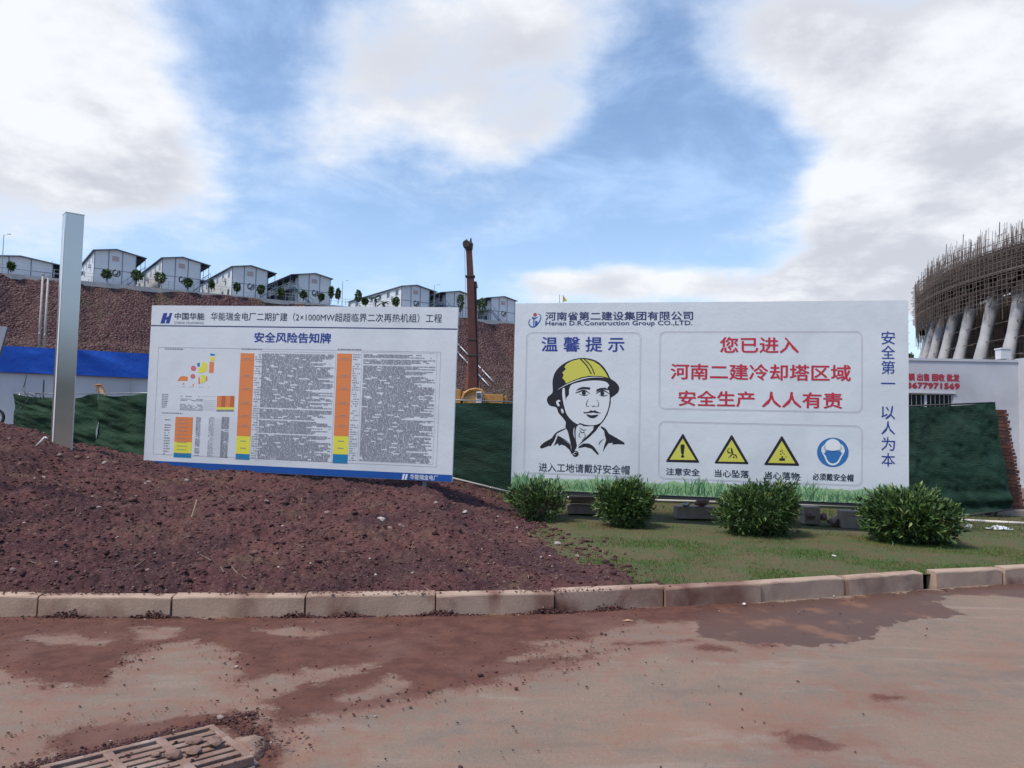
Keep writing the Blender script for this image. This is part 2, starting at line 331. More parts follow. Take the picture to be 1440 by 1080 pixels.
# drain opening
GR_O = gp(300, 1021, 0); GR_U = (gp(98, 1070, 0) - GR_O).normalized(); GR_V = Vector((GR_U.y, -GR_U.x, 0)) * -1
if GR_V.y > 0: GR_V = -GR_V
GL, GWd = .80, .52
def build_road():
    xs = np.arange(-9, 10.5, .035); ys = np.arange(1.6, 8.9, .035)
    X, Y = np.meshgrid(xs, ys)
    yb = yk(X) + .03
    Y = np.minimum(Y, yb)
    keep = (Y < yb - 1e-6); keep[1:] |= keep[:-1]
    mud = np.full(X.shape, -9.)
    for p in MUD: mud = np.maximum(mud, sdist(X, Y, p))
    for p in DRY: mud = np.minimum(mud, -sdist(X, Y, p))
    wet = np.full(X.shape, -9.)
    for p in WET: wet = np.maximum(wet, sdist(X, Y, p))
    red = np.full(X.shape, -9.)
    for p in RED: red = np.maximum(red, sdist(X, Y, p))
    g = np.clip(mud, -.3, .3)
    Z = .012 * (fbm(X * .6, Y * .6, 3, 3) - .5) + .010 * sstep(-.02, .12, mud + .10 * (fbm(X * 5, Y * 5, 3, 8) - .5)) * (.4 + fbm(X * 14, Y * 14, 3, 9))
    Z += .0035 * (vn(X * 26, Y * 26, 4) - .5)
    rx, ry = X - GR_O.x, Y - GR_O.y; u = rx * GR_U.x + ry * GR_U.y; v = rx * GR_V.x + ry * GR_V.y
    hole = (u > .045) & (u < GL - .045) & (v > .045) & (v < GWd - .045)
    rim = (u > -.1) & (u < GL + .1) & (v > -.1) & (v < GWd + .1)
    Z = np.where(rim, np.minimum(Z, -.004), Z); 
    # broken pothole beside the grate
    ph = np.hypot((X + 1.16) / .19, (Y - 3.86) / .30) ; Z = Z - .04 * (1 - sstep(.6, 1.1, ph + .25 * (vn(X * 12, Y * 12, 2) - .5)))
    Z = np.where(hole, -.35, Z)
    me = gridmesh('road', X, Y, Z, True, keep)
    used = None
    # attributes on kept vertices
    h, w = X.shape; idx = np.arange(h * w).reshape(h, w)
    Q = np.stack([idx[:-1, :-1], idx[:-1, 1:], idx[1:, 1:], idx[1:, :-1]], -1).reshape(-1, 4); Q = Q[keep.ravel()[Q].any(1)]; used = np.unique(Q)
    for nm, a_ in (('mud', mud), ('wet', wet), ('red', red)):
        at_ = me.attributes.new(nm, 'FLOAT', 'POINT'); at_.data.foreach_set('value', np.clip(a_, -.5, .5).ravel()[used].astype(np.float32))
    m = bpy.data.materials.new('road surface'); m.use_nodes = True; t = m.node_tree; p = t.nodes['Principled BSDF']; nd = t.nodes.new; lk = t.links.new
    tc = nd('ShaderNodeTexCoord').outputs['Object']
    def noise(s, d=5, r=.6, dist=0):
        n = nd('ShaderNodeTexNoise'); n.inputs['Scale'].default_value = s; n.inputs['Detail'].default_value = d; n.inputs['Roughness'].default_value = r; n.inputs['Distortion'].default_value = dist; lk(tc, n.inputs['Vector']); return n.outputs[0]
    def mth(op, a, b):
        n = nd('ShaderNodeMath'); n.operation = op
        for i, v in enumerate((a, b)):
            if isinstance(v, (int, float)): n.inputs[i].default_value = v
            else: lk(v, n.inputs[i])
        return n.outputs[0]
    def mr(v, a, b, c=0, d=1):
        n = nd('ShaderNodeMapRange'); n.interpolation_type = 'SMOOTHSTEP'
        for i, q in enumerate((a, b, c, d)): n.inputs[i + 1].default_value = q
        lk(v, n.inputs[0]); return n.outputs[0]
    def mix(f, a, b):
        n = nd('ShaderNodeMix'); n.data_type = 'RGBA'
        for i, v in ((0, f), (6, a), (7, b)):
            if isinstance(v, tuple): n.inputs[i].default_value = (*v, 1)
            elif isinstance(v, (int, float)): n.inputs[i].default_value = v
            else: lk(v, n.inputs[i])
        return n.outputs[2]
    def attr(nm):
        n = nd('ShaderNodeAttribute'); n.attribute_name = nm; return n.outputs['Fac']
    big = noise(.9, 6, .6, .4); mid = noise(5, 8, .68); fine = noise(45, 6, .7); grit = noise(160, 3, .6)
    base = mix(mr(big, .35, .65), (.235, .175, .130), (.190, .150, .124))
    base = mix(mr(mid, .40, .62, 0, .55), base, (.29, .19, .14))
    base = mix(mr(fine, .52, .68, 0, .6), base, (.17, .12, .105)); base = mix(mr(grit, .60, .72, 0, .6), base, (.12, .085, .08)); base = mix(mr(grit, .38, .28, 0, .45), base, (.46, .37, .32))
    base = mix(mr(fine, .42, .30, 0, .35), base, (.45, .34, .28))
    ep = mth('ADD', mth('MULTIPLY', mth('SUBTRACT', mid, .5), .55), mth('MULTIPLY', mth('SUBTRACT', fine, .5), .16))
    rd = mr(mth('ADD', attr('red'), mth('MULTIPLY', mth('SUBTRACT', mid, .5), 1.2)), -.12, .25, 0, .4)
    base = mix(rd, base, (.26, .14, .095))
    mp_ = nd('ShaderNodeMapping'); mp_.inputs['Scale'].default_value = (.9, 4.5, 1); mp_.inputs['Rotation'].default_value = (0, 0, -.16); lk(tc, mp_.inputs[0])
    stn = nd('ShaderNodeTexNoise'); stn.inputs['Scale'].default_value = .8; stn.inputs['Detail'].default_value = 7; stn.inputs['Roughness'].default_value = .62; stn.inputs['Distortion'].default_value = .4; lk(mp_.outputs[0], stn.inputs['Vector'])
    base = mix(mr(stn.outputs[0], .52, .70, 0, .42), base, (.165, .115, .092)); base = mix(mr(stn.outputs[0], .46, .34, 0, .35), base, (.33, .265, .225))
    md = mth('MULTIPLY', mr(mth('ADD', attr('mud'), ep), -.05, .07), mr(mth('ADD', mid, mth('MULTIPLY', attr('mud'), 1.2)), .22, .52, .55, 1))
    # thin film of dust round the mud
    film = mr(mth('ADD', attr('mud'), mth('MULTIPLY', mth('SUBTRACT', mid, .5), 1.9)), -.50, .1, 0, .75)
    base = mix(film, base, (.215, .115, .085))
    mudc = mix(mr(mid, .35, .65), (.090, .035, .025), (.140, .058, .040)); mudc = mix(mr(fine, .5, .7, 0, .6), mudc, (.07, .04, .038)); mudc = mix(mr(big, .5, .62, 0, .35), mudc, (.20, .115, .095))
    c = mix(md, base, mudc)
    wt = mr(mth('ADD', attr('wet'), mth('MULTIPLY', mth('SUBTRACT', noise(3, 8, .66, 1.2), .5), .55)), -.006, .012)
    wetc = mix(mr(big, .4, .6), (.100, .046, .032), (.088, .047, .036)); wetc = mix(mr(noise(2.2, 4), .52, .66, 0, .8), wetc, (.21, .10, .055))
    c = mix(mth('MULTIPLY', wt, .92), c, wetc)
    lk(c, p.inputs['Base Color'])
    lk(mr(wt, 0, 1, .9, .5), p.inputs['Roughness']); p.inputs['Specular IOR Level'].default_value = .3
    b = nd('ShaderNodeBump'); b.inputs['Strength'].default_value = .7; b.inputs['Distance'].default_value = .008
    lk(mth('ADD', mth('MULTIPLY', fine, mr(wt, 0, 1, 1, .25)), mth('MULTIPLY', grit, mr(wt, 0, 1, .6, .05))), b.inputs['Height']); lk(b.outputs[0], p.inputs['Normal'])
    o = meshobj('road', me, m); tag(o, kind='structure')
    # pit under the grate
    pm = mat('drain pit', (.02, .016, .014), .95)
    return m
ROADM = build_road()

# kerb ------------------------------------------------------------
def build_kerb():
    km = mat('kerb concrete', (.47, .345, .265), .88, (.34, .24, .18), 2.5, bump=.6, bscale=45, bdist=.006, contrast=(.3, .7), c3=(.17, .075, .055), s3=1.7)
    root = empty('kerb', (0, 0, 0), kind='structure')
    prof = [(0, -.12), (0, KH - .018), (.006, KH - .006), (.018, KH), (KW, KH), (KW, -.12)]
    for i in range(len(KP) - 1):
        if i == 11: continue
        a, b = KP[i].copy(), KP[i + 1].copy(); d = (b - a).normalized(); nrm = Vector((-d.y, d.x, 0))
        a = a + d * (.006 + random.uniform(0, .006)); b = b - d * (.006 + random.uniform(0, .004))
        if i == 12: a = a + nrm * .05; b = b + nrm * .02
        dz = random.uniform(-.008, .008); off = random.uniform(-.012, .012); dz2 = dz + random.uniform(-.005, .005)
        n = 9; vs = []; k = len(prof)
        for j in range(n):
            t = j / (n - 1); p = a.lerp(b, t)
            for q, (y, z) in enumerate(prof):
                chip = 0
                if 1 <= q <= 3 and j in (0, n - 1): chip = .008
                w = random.uniform(-.003, .003)
                pt = p + nrm * (y + off + chip * .5 + (w if q in (1, 2, 3) else 0)); vs.append((pt.x, pt.y, z + dz * (1 - t) + dz2 * t - chip + (w if q in (1, 2, 3) else 0)))
        fs = [(j * k + q, (j + 1) * k + q, (j + 1) * k + (q + 1) % k, j * k + (q + 1) % k) for j in range(n - 1) for q in range(k)]
        fs += [tuple(range(k)), tuple((n - 1) * k + q for q in range(k))[::-1]]
        MB().add(vs, fs).build('kerbstone', km, root)
    # crumbs of mud lying along the foot of the kerb
    V = []; Fc = []
    return root
build_kerb()

# soil -------------------------------------------------------------
def soil_mat():
    m = bpy.data.materials.new('red brown broken soil'); m.use_nodes = True; t = m.node_tree; p = t.nodes['Principled BSDF']; nd = t.nodes.new; lk = t.links.new
    p.inputs['Roughness'].default_value = .95; p.inputs['Specular IOR Level'].default_value = .2
    tc = nd('ShaderNodeTexCoord').outputs['Object']
    def noise(s, d=5, r=.6, dist=0):
        n = nd('ShaderNodeTexNoise'); n.inputs['Scale'].default_value = s; n.inputs['Detail'].default_value = d; n.inputs['Roughness'].default_value = r; n.inputs['Distortion'].default_value = dist; lk(tc, n.inputs['Vector']); return n.outputs[0]
    def mr(v, a, b, c=0, d=1):
        n = nd('ShaderNodeMapRange')
        for i, q in enumerate((a, b, c, d)): n.inputs[i + 1].default_value = q
        lk(v, n.inputs[0]); return n.outputs[0]
    def mix(f, a, b):
        n = nd('ShaderNodeMix'); n.data_type = 'RGBA'
        for i, v in ((0, f), (6, a), (7, b)):
            if isinstance(v, tuple): n.inputs[i].default_value = (*v, 1)
            else: lk(v, n.inputs[i])
        return n.outputs[2]
    c = mix(mr(noise(.8, 6, .6, .5), .36, .62), (.100, .040, .046), (.155, .068, .060))
    c = mix(mr(noise(1.7, 5, .7), .52, .66, 0, .7), c, (.165, .110, .075))
    c = mix(mr(noise(.55, 4, .6, 1.0), .48, .60, 0, .8), c, (.062, .032, .038)); c = mix(mr(noise(6, 6, .7), .4, .65, 0, .6), c, (.070, .034, .038))
    c = mix(mr(noise(30, 5, .7), .53, .68, 0, .7), c, (.235, .150, .135))
    c = mix(mr(noise(26, 5, .7), .44, .32, 0, .7), c, (.045, .026, .028))
    lk(c, p.inputs['Base Color'])
    b = nd('ShaderNodeBump'); b.inputs['Strength'].default_value = 1; b.inputs['Distance'].default_value = .03; lk(noise(34, 8, .75), b.inputs['Height']); lk(b.outputs[0], p.inputs['Normal'])
    return m
SOIL = soil_mat()
def build_mound():
    ys = [5.9]
    while ys[-1] < 18.5: ys.append(ys[-1] + .006 + .0026 * (ys[-1] - 3))
    ys = np.array(ys); us = np.linspace(-.86, .215, 560)
    U, Y = np.meshgrid(us, ys); X = U * (Y + .6)
    X = X + (RNG.random(X.shape) - .5) * .012
    yb = yk(X) + KW - .012
    keep = Y > yb; Yc = np.maximum(Y, yb)
    toe = np.interp(Yc, TOE_Y, TOE_X)
    keep &= X < toe + .95
    Z = mound_h(X, Yc)
    # mud spills over the back of the kerb
    me = gridmesh('dirt_mound', X, Yc, Z, True, keep)
    tag(meshobj('dirt_mound', me, SOIL), kind='structure')
build_mound()
ICO_V = None
def ico():
    import bmesh
    b = bmesh.new(); bmesh.ops.create_icosphere(b, subdivisions=1, radius=1); V = np.array([v.co[:] for v in b.verts]); Fv = np.array([[v.index for v in f.verts] for f in b.faces]); b.free(); return V, Fv
IV, IF = ico()
def lumps(name, pts, size, tint, flat=.7, jag=.35, smooth=False):
    n = len(pts); k = len(IV)
    S = size[:, None, None] * (1 + jag * (RNG.random((n, k, 1)) * 2 - 1)); sc = np.stack([RNG.uniform(.7, 1.3, n), RNG.uniform(.7, 1.3, n), RNG.uniform(.6, 1., n) * flat], -1)[:, None, :]
    a = RNG.uniform(0, 2 * PI, n); ca, sa = np.cos(a), np.sin(a)
    V = IV[None] * S * sc; x = V[..., 0] * ca[:, None] - V[..., 1] * sa[:, None]; y = V[..., 0] * sa[:, None] + V[..., 1] * ca[:, None]
    V = np.stack([x, y, V[..., 2]], -1) + pts[:, None, :]
    Fc = IF[None] + (np.arange(n) * k)[:, None, None]
    return npmesh(name, V.reshape(-1, 3), Fc.reshape(-1, 3), smooth, np.repeat(tint, k))
CLOD = tintmat('soil clods', [(0, (.045, .022, .025)), (.4, (.092, .043, .043)), (.7, (.145, .070, .058)), (.9, (.20, .135, .10)), (1, (.46, .38, .34))], .95, .2, (30, .35), .6, 60, .01)
def build_clods():
    n = 46000
    y = 6.1 + (18 - 6.1) * RNG.random(n) ** 1.25; x = (RNG.uniform(-.84, .17, n)) * (y + .4)
    ok = (y > yk(x) + KW + .02) & (x < np.interp(y, TOE_Y, TOE_X) + .15 + .42 * RNG.standard_normal(n) * (RNG.random(n) < .3)); x, y = x[ok], y[ok]; n = len(x)
    s = .006 + .020 * RNG.random(n) ** 3.5 + .03 * (RNG.random(n) < .03) * RNG.random(n); s *= (.75 + .04 * (y - 6))
    z = np.maximum(mound_h(x, y), lawn_h(x, y)) + s * .15
    t = np.clip(RNG.normal(.45, .2, n), 0, .9); t[RNG.random(n) < .010] = 1.0
    k_ = 420; yy = 6.6 + 5.6 * RNG.random(k_); xx = np.interp(yy, TOE_Y, TOE_X) + .25 + .40 * (fbm(yy * 2.2, yy * 0, 3, 5) - .5) * 2 + RNG.normal(0, .16, k_); ss = .010 + .032 * RNG.random(k_) ** 3
    x = np.append(x, xx); y = np.append(y, yy); s = np.append(s, ss); z = np.append(z, np.maximum(mound_h(xx, yy), lawn_h(xx, yy)) + ss * .3); t = np.append(t, np.clip(RNG.normal(.35, .2, k_), 0, .8))
    k_ = 700; yy = 6.4 + 7 * RNG.random(k_); xx = RNG.uniform(-.7, .05, k_) * yy; ss = .014 + .036 * RNG.random(k_) ** 3
    x = np.append(x, xx); y = np.append(y, yy); s = np.append(s, ss); z = np.append(z, mound_h(xx, yy) + ss * .1); t = np.append(t, np.clip(RNG.normal(.4, .2, k_), 0, .8))
    ok = y > yk(x) + KW + s + .015; x, y, z, s, t = x[ok], y[ok], z[ok], s[ok], t[ok]
    me = lumps('soil_clods', np.stack([x, y, z], -1), s, t, .75, .42)
    tag(meshobj('soil_clods', me, CLOD), 'loose clods and stone chips covering the reddish dirt mound', 'soil clods', kind='stuff')
    n = 5200; x = RNG.uniform(-6, 1.9, n); cov = fbm(x * 2.3, x * 0 + 3, 4, 19); ok = RNG.random(n) < np.clip((cov - .38) * 5, .04, 1) * np.where(x > .9, .12, 1); x = x[ok]; n = len(x)
    y = yk(x) + KW * (1 - RNG.random(n) ** 1.6 * .95); s = .003 + .009 * RNG.random(n) ** 3
    me = lumps('kerb_dirt', np.stack([x, y, np.full(n, KH + .002) + s * .2], -1), s, np.clip(RNG.normal(.55, .2, n), 0, .9), .7, .4); tag(meshobj('kerb_dirt', me, CLOD), 'loose reddish dirt lying on top of the kerb below the mound', 'dirt', kind='stuff')
    n = 2600; c_ = RNG.choice([-2.9, -1.75, -1.35, -.62, -.55, .33, .38, .9, -3.6], n); x = c_ + RNG.normal(0, .13, n); hh = np.abs(RNG.normal(0, .022, n)) * np.exp(-((x - c_) / .12) ** 2); y = yk(x) - .008 - np.abs(RNG.normal(0, .030, n)) * (1 - np.clip(hh / .06, 0, .8)); s = .004 + .010 * RNG.random(n) ** 3
    me = lumps('kerb_mud', np.stack([x, y, hh + s * .3 + .006], -1), s, np.clip(RNG.normal(.4, .2, n), 0, .9), .7, .4); tag(meshobj('kerb_mud', me, CLOD), 'clumps of mud gathered at the foot of the kerb joints', 'mud', kind='stuff')
    # crumbs on road and along the kerb foot
    n = 42000; x = RNG.uniform(-6, 7, n); d = RNG.exponential(.10, n); y = yk(x) - .01 - d
    far = RNG.random(n) < .86; x2 = RNG.uniform(-4.6, 4.8, n); y2 = RNG.uniform(3.1, 7.8, n)
    mx = np.where(far, x2, x); my = np.where(far, np.minimum(y2, yk(x2) - .02), y)
    mudm = np.full(n, -9.)
    for p in MUD[:2]: mudm = np.maximum(mudm, sdist(mx, my, p))
    ok = ((~far) & (RNG.random(n) < .5)) | (far & (RNG.random(n) < np.where(np.abs(mudm + .02) < .09 + .12 * fbm(mx * 2, my * 2, 3, 5), .60 * (my < 6.3), np.where(mudm > 0, .16, .055))))
    ok &= ((~(mx > 1.5)) | (RNG.random(n) < .12))
    mx, my = mx[ok], my[ok]; n = len(mx); s = .0022 + .0075 * RNG.random(n) ** 5 + .010 * (RNG.random(n) < .006)
    t = np.clip(RNG.normal(.5, .25, n), 0, 1)
    me = lumps('road_crumbs', np.stack([mx, my, s * .3 + .008], -1), s, t)
    tag(meshobj('road_crumbs', me, CLOD), 'small mud crumbs and grit scattered over the road', 'grit', kind='stuff')
build_clods()

# lawn -------------------------------------------------------------
def build_lawn():
    xs = np.arange(-1.2, 15, .05); ys = np.arange(6.2, 16.6, .05); X, Y = np.meshgrid(xs, ys)
    yb = yk(X) + KW - .01; keep = Y > yb; Yc = np.maximum(Y, yb)
    Z = lawn_h(X, Yc) + .012 * (fbm(X * 11, Yc * 11, 3, 15) - .5) - .012 * (1 - sstep(0, .2, Yc - yb))
    m = mat('thin lawn soil', (.062, .090, .024), .95, (.120, .080, .040), 4, bump=.8, bscale=50, c3=(.075, .085, .03), s3=1.1)
    tag(meshobj('lawn_ground', gridmesh('lawn_ground', X, Yc, Z, True, keep), m), kind='structure')
    n = 230000
    y = 6.3 + (14.5 - 6.3) * RNG.random(n) ** 1.3; x = RNG.uniform(-.3, 1.05, n) * (y * .72) 
    toe = np.interp(y, TOE_Y, TOE_X)
    dn = fbm(x * 1.4, y * 1.4, 4, 77); near = sstep(11.6, 9.6, y)
    ok = (y > yk(x) + KW + .01) & (x > toe - .05) & (RNG.random(n) < np.clip((dn - .38) * 4.2, .10, 1) * (.35 + .65 * near))
    x, y, dn = x[ok], y[ok], dn[ok]; n = len(x)
    z = lawn_h(x, y) - .004
    h = RNG.uniform(.012, .035, n) * (.7 + .8 * dn); w = RNG.uniform(.0018, .0035, n) * (1 + .08 * (y - 6)); a = RNG.uniform(0, 2 * PI, n); le = RNG.uniform(0, .9, n) * h; la = RNG.uniform(0, 2 * PI, n)
    b1 = np.stack([x - np.cos(a) * w, y - np.sin(a) * w, z], -1); b2 = np.stack([x + np.cos(a) * w, y + np.sin(a) * w, z], -1); tp = np.stack([x + np.cos(la) * le, y + np.sin(la) * le, z + h], -1)
    V = np.stack([b1, b2, tp], 1).reshape(-1, 3); Fc = np.arange(3 * n).reshape(-1, 3)
    dry = fbm(x * .8 + 4, y * .8, 4, 99)
    t = np.clip(.75 - 1.7 * (dry - .5) + RNG.normal(0, .2, n) - .35 * (y > 10.5), 0, 1)
    gm = tintmat('short grass', [(0, (.15, .11, .040)), (.22, (.12, .135, .034)), (.55, (.080, .145, .026)), (1, (.050, .135, .022))], .7, .25)
    tag(meshobj('short_grass', npmesh('short_grass', V, Fc, False, np.repeat(t, 3)), gm), 'short patchy grass of the verge round the shrubs', 'grass', kind='stuff')
build_lawn()

# far ground -------------------------------------------------------
gm_ = mat('bare site ground', (.16, .10, .08), .95, (.12, .075, .062), .3, bump=.5, bscale=3)
MB().add([(-3000, -600, -.06), (3000, -600, -.06), (3000, 5000, -.06), (-3000, 5000, -.06)], [(0, 1, 2, 3)]).build('ground', gm_); tag(bpy.data.objects['ground'], kind='structure')
rf = MB(); rf.add([(-60, -30, -.015), (60, -30, -.015), (60, 1.62, -.004), (-60, 1.62, -.004)], [(0, 1, 2, 3)])
rf.add([(-60, 1.62, -.004), (-8.99, 1.62, -.004), (-8.99, 5.8, -.004), (-60, 5.8, -.004)], [(0, 1, 2, 3)]); rf.add([(10.4, 1.62, -.004), (60, 1.62, -.004), (60, 9.9, -.004), (10.4, 9.9, -.004)], [(0, 1, 2, 3)])
tag(rf.build('road_beyond_view', mat('road concrete', (.285, .22, .20), .85, (.235, .185, .18), 1.2, bump=.4, bscale=60)), kind='structure'); bpy.data.objects['road_beyond_view'].name = 'road'
tag(MB().add([(-70, 16.4, .10), (80, 14.9, .10), (120, 200, .10), (-150, 200, .10)], [(0, 1, 2, 3)]).build('yard_ground', gm_), kind='structure')

# unseen bank behind the camera, added to darken the steel pillar's reflection
_x, _t = np.meshgrid(np.linspace(-160, 160, 200), np.linspace(0, 1, 40))
_bh = 9 + 5 * fbm(_x * .03, _x * 0, 4, 201)
tag(meshobj('reflection_bank', gridmesh('reflection_bank', _x, -38 - 22 * _t + 3 * (fbm(_x * .2, _t * 9, 3, 203) - .5), _bh * np.sin(_t * PI * .62) * (.85 + .4 * fbm(_x * .35, _t * 6, 4, 202)) - .1, False), mat('reflection bank green', (.03, .05, .02), .9, (.06, .08, .03), 1.5, bump=1, bscale=3, bdist=.5)), kind='structure')

# hillside ---------------------------------------------------------
def s_of(x, y): return (y - (151.2 + .557 * x)) * .8737
S_X = [-60, -25.5, -24, -13.2, -10, -.6, .2, 400]; S_Z = [.0, .0, 1.0, 12.2, 12.8, 22.65, 22.7, 24.]
def hill(x, y): return np.interp(s_of(x, y), S_X, S_Z)
def rayhill(px, py):
    d = ray(px, py)
    for i in range(3000):
        t = 60 + i * .05; p = Vector((0, 0, EYE)) + d * t
        if p.z <= hill(p.x, p.y): return p
    return p
def build_hill():
    # a frame along the edge line: a = along, s = across
    ev = Vector((.8737, .4867)); nv = Vector((-.4867, .8737)); P0 = (-60, 151.2 - .557 * 60)
    a = np.arange(-60, 190, .45); s = np.concatenate([np.arange(-26.5, 1, .36), np.array([1.5, 4, 12, 40, 120, 400])])
    A, S = np.meshgrid(a, s)
    z0 = np.interp(S, S_X, S_Z)
    rough = np.clip(1 - sstep(-.9, .2, S), 0, 1)
    bench = np.exp(-((S + 11.6) / 1.4) ** 2)
    lump = (fbm(A * .11, S * .11, 4, 71) - .5) * 2.4 + (fbm(A * .9, S * .9, 4, 72, .65) - .5) * 1.3 + (vn(A * 2.1, S * 2.1, 74) - .5) * .35
    Z = z0 + lump * rough * .50 * (1 - .6 * bench) - .12 * rough; Z = np.where(S < -25, np.minimum(Z, .3), Z)
    Z -= rough * (1 - bench) * .9 * np.clip(fbm(A * .22, S * .03, 3, 81) - .55, 0, 1) * 4
    off = (fbm(A * .5, S * .5, 3, 75) - .5) * .9 * rough
    X = P0[0] + A * ev.x + (S + off) * nv.x; Y = P0[1] + A * ev.y + (S + off) * nv.y
    me = gridmesh('hillside', X, Y, Z, False)
    m = bpy.data.materials.new('purple brown rubble slope'); m.use_nodes = True; t = m.node_tree; p = t.nodes['Principled BSDF']; nd = t.nodes.new; lk = t.links.new
    p.inputs['Roughness'].default_value = .95; p.inputs['Specular IOR Level'].default_value = .15
    tc = nd('ShaderNodeTexCoord').outputs['Object']
    def noise(s, d=5, r=.6):
        n = nd('ShaderNodeTexNoise'); n.inputs['Scale'].default_value = s; n.inputs['Detail'].default_value = d; n.inputs['Roughness'].default_value = r; lk(tc, n.inputs['Vector']); return n.outputs[0]
    def mr(v, a, b, c=0, d=1):
        n = nd('ShaderNodeMapRange')
        for i, q in enumerate((a, b, c, d)): n.inputs[i + 1].default_value = q
        lk(v, n.inputs[0]); return n.outputs[0]
    def mix(f, a, b):
        n = nd('ShaderNodeMix'); n.data_type = 'RGBA'
        for i, v in ((0, f), (6, a), (7, b)):
            if isinstance(v, tuple): n.inputs[i].default_value = (*v, 1)
            else: lk(v, n.inputs[i])
        return n.outputs[2]
    vr = nd('ShaderNodeTexVoronoi'); vr.inputs['Scale'].default_value = 3.3; lk(tc, vr.inputs['Vector'])
    sp = nd('ShaderNodeSeparateColor'); lk(vr.outputs['Color'], sp.inputs[0])
    c = mix(mr(noise(.05, 5, .6), .4, .62), (.115, .055, .060), (.140, .080, .070))
    c = mix(mr(sp.outputs[0], .5, 1, 0, .85), c, (.24, .165, .155)); c = mix(mr(noise(3.2, 6, .8), .5, .66, 0, .7), c, (.19, .13, .12))
    c = mix(mr(vr.outputs['Distance'], .25, .65, 0, .65), c, (.035, .02, .022))
    c = mix(mr(noise(1.2, 6, .75), .52, .66, 0, .6), c, (.06, .036, .036))
    c = mix(mr(noise(.09, 4), .56, .7, 0, .5), c, (.11, .10, .055))
    lk(c, p.inputs['Base Color'])
    b = nd('ShaderNodeBump'); b.inputs['Strength'].default_value = 1; b.inputs['Distance'].default_value = .35; lk(vr.outputs['Distance'], b.inputs['Height']); b.invert = True; lk(b.outputs[0], p.inputs['Normal'])
    tag(meshobj('hillside', me, m), kind='structure')
    # pale concrete path along the edge of the plateau
    mb = MB()
    def pt(a, s, z): return (P0[0] + a * ev.x + s * nv.x, P0[1] + a * ev.y + s * nv.y, z)
    for a0 in np.arange(-60, 130, 5.):
        vs = [pt(a0, -.5, 22.0), pt(a0 + 5, -.5, 22.0), pt(a0 + 5, -.5, 22.72), pt(a0, -.5, 22.72), pt(a0, 3.4, 22.78), pt(a0 + 5, 3.4, 22.78)]
        mb.add(vs, [(0, 1, 2, 3), (3, 2, 5, 4)])
    tag(mb.build('plateau_path', M['concrete_pale'], fix=False), kind='structure')
    return pt
HPT = build_hill()

# ------------------------------------------------------------------ billboards
class Board:
    def __init__(s, o, yaw, tilt, roll, W, H, label):
        s.o = Vector(o); s.R = Matrix.Rotation(yaw, 3, 'Z') @ Matrix.Rotation(tilt, 3, 'X') @ Matrix.Rotation(roll, 3, 'Y'); s.W = W; s.H = H
        s.root = empty('billboard', o, 0, label, 'billboard'); s.root.rotation_euler = s.R.to_euler()
        s.n = s.R @ Vector((0, 1, 0)); s.Ri = s.R.transposed()
    def uv(s, px, py):
        d = ray(px, py); t = (s.o - Vector((0, 0, EYE))).dot(s.n) / d.dot(s.n)
        q = s.Ri @ (Vector((0, 0, EYE)) + d * t - s.o); return q.x, q.z
    def polys(s, name, plist, m, layer=1, label=None, px=True):
        V = []; Fc = []
        for poly in plist:
            pts = [s.uv(*p) for p in poly] if px else poly
            n = len(V); V += [(u, -.0016 * layer, v) for u, v in pts]
            for t in tessellate_polygon([[Vector((u, v, 0)) for u, v in pts]]): Fc.append(tuple(i + n for i in t))
        me = bpy.data.meshes.new(name); me.from_pydata(V, [], Fc); o = meshobj(name, me, m, s.root)
        if label: o['label'] = label
        if len(plist) > 1 and name in ('bar_marks', 'table_lines', 'panel_outline', 'printed_grass', 'small_print', 'zone_map', 'symbol', 'drawing_line'): o['kind'] = 'stuff'
        return o
    def text(s, txt, xl, yl, xr, yr, h, m, bold=0, layer=2, label=None, name='lettering', vertical=False):
        c = bpy.data.curves.new('t', 'FONT'); c.body = txt; c.resolution_u = 2
        o = bpy.data.objects.new('t', c); COL.objects.link(o)
        me = bpy.data.meshes.new_from_object(o.evaluated_get(bpy.context.evaluated_depsgraph_get())); bpy.data.objects.remove(o)
        me.materials.clear()
        co = np.zeros(len(me.vertices) * 3); me.vertices.foreach_get('co', co); co = co.reshape(-1, 3)
        a = s.uv(xl, yl); b = s.uv(xr, yr); xm, ym = (xl + xr) / 2, (yl + yr) / 2
        hh = abs(s.uv(xm, ym - h / 2)[1] - s.uv(xm, ym + h / 2)[1]); vm = (a[1] + b[1]) / 2; w = b[0] - a[0]
        lo = co.min(0); hi = co.max(0)
        u = a[0] + (co[:, 0] - lo[0]) / (hi[0] - lo[0]) * w; v = vm - hh / 2 + (co[:, 1] - lo[1]) / (hi[1] - lo[1]) * hh
        if bold:
            b_ = bold * hh; pn = len(u); fl = [tuple(p.vertices) for p in me.polygons]; V = []; Fc = []
            for k, (du, dv) in enumerate(((0, 0), (b_, 0), (-b_, 0), (0, b_ * .7), (0, -b_ * .7))):
                V += list(zip(u + du, np.full(pn, -.0016 * layer - .00012 * k), v + dv)); Fc += [tuple(i + k * pn for i in f) for f in fl]
            me = bpy.data.meshes.new(name); me.from_pydata(V, [], Fc)
        else:
            co = np.stack([u, np.full(len(u), -.0016 * layer), v], -1); me.vertices.foreach_set('co', co.ravel()); me.update(); me.name = name
        o = meshobj(name, me, m, s.root)
        if label: o['label'] = label
        return o
def ink(name, c, r=.5): return mat(name, c, r)
INK_DARK = ink('dark ink', (.022, .028, .05)); INK_BLUE = ink('deep blue ink', (.02, .045, .27)); INK_NAVY = ink('navy ink', (.018, .03, .12)); INK_RED = ink('red ink', (.50, .025, .05))
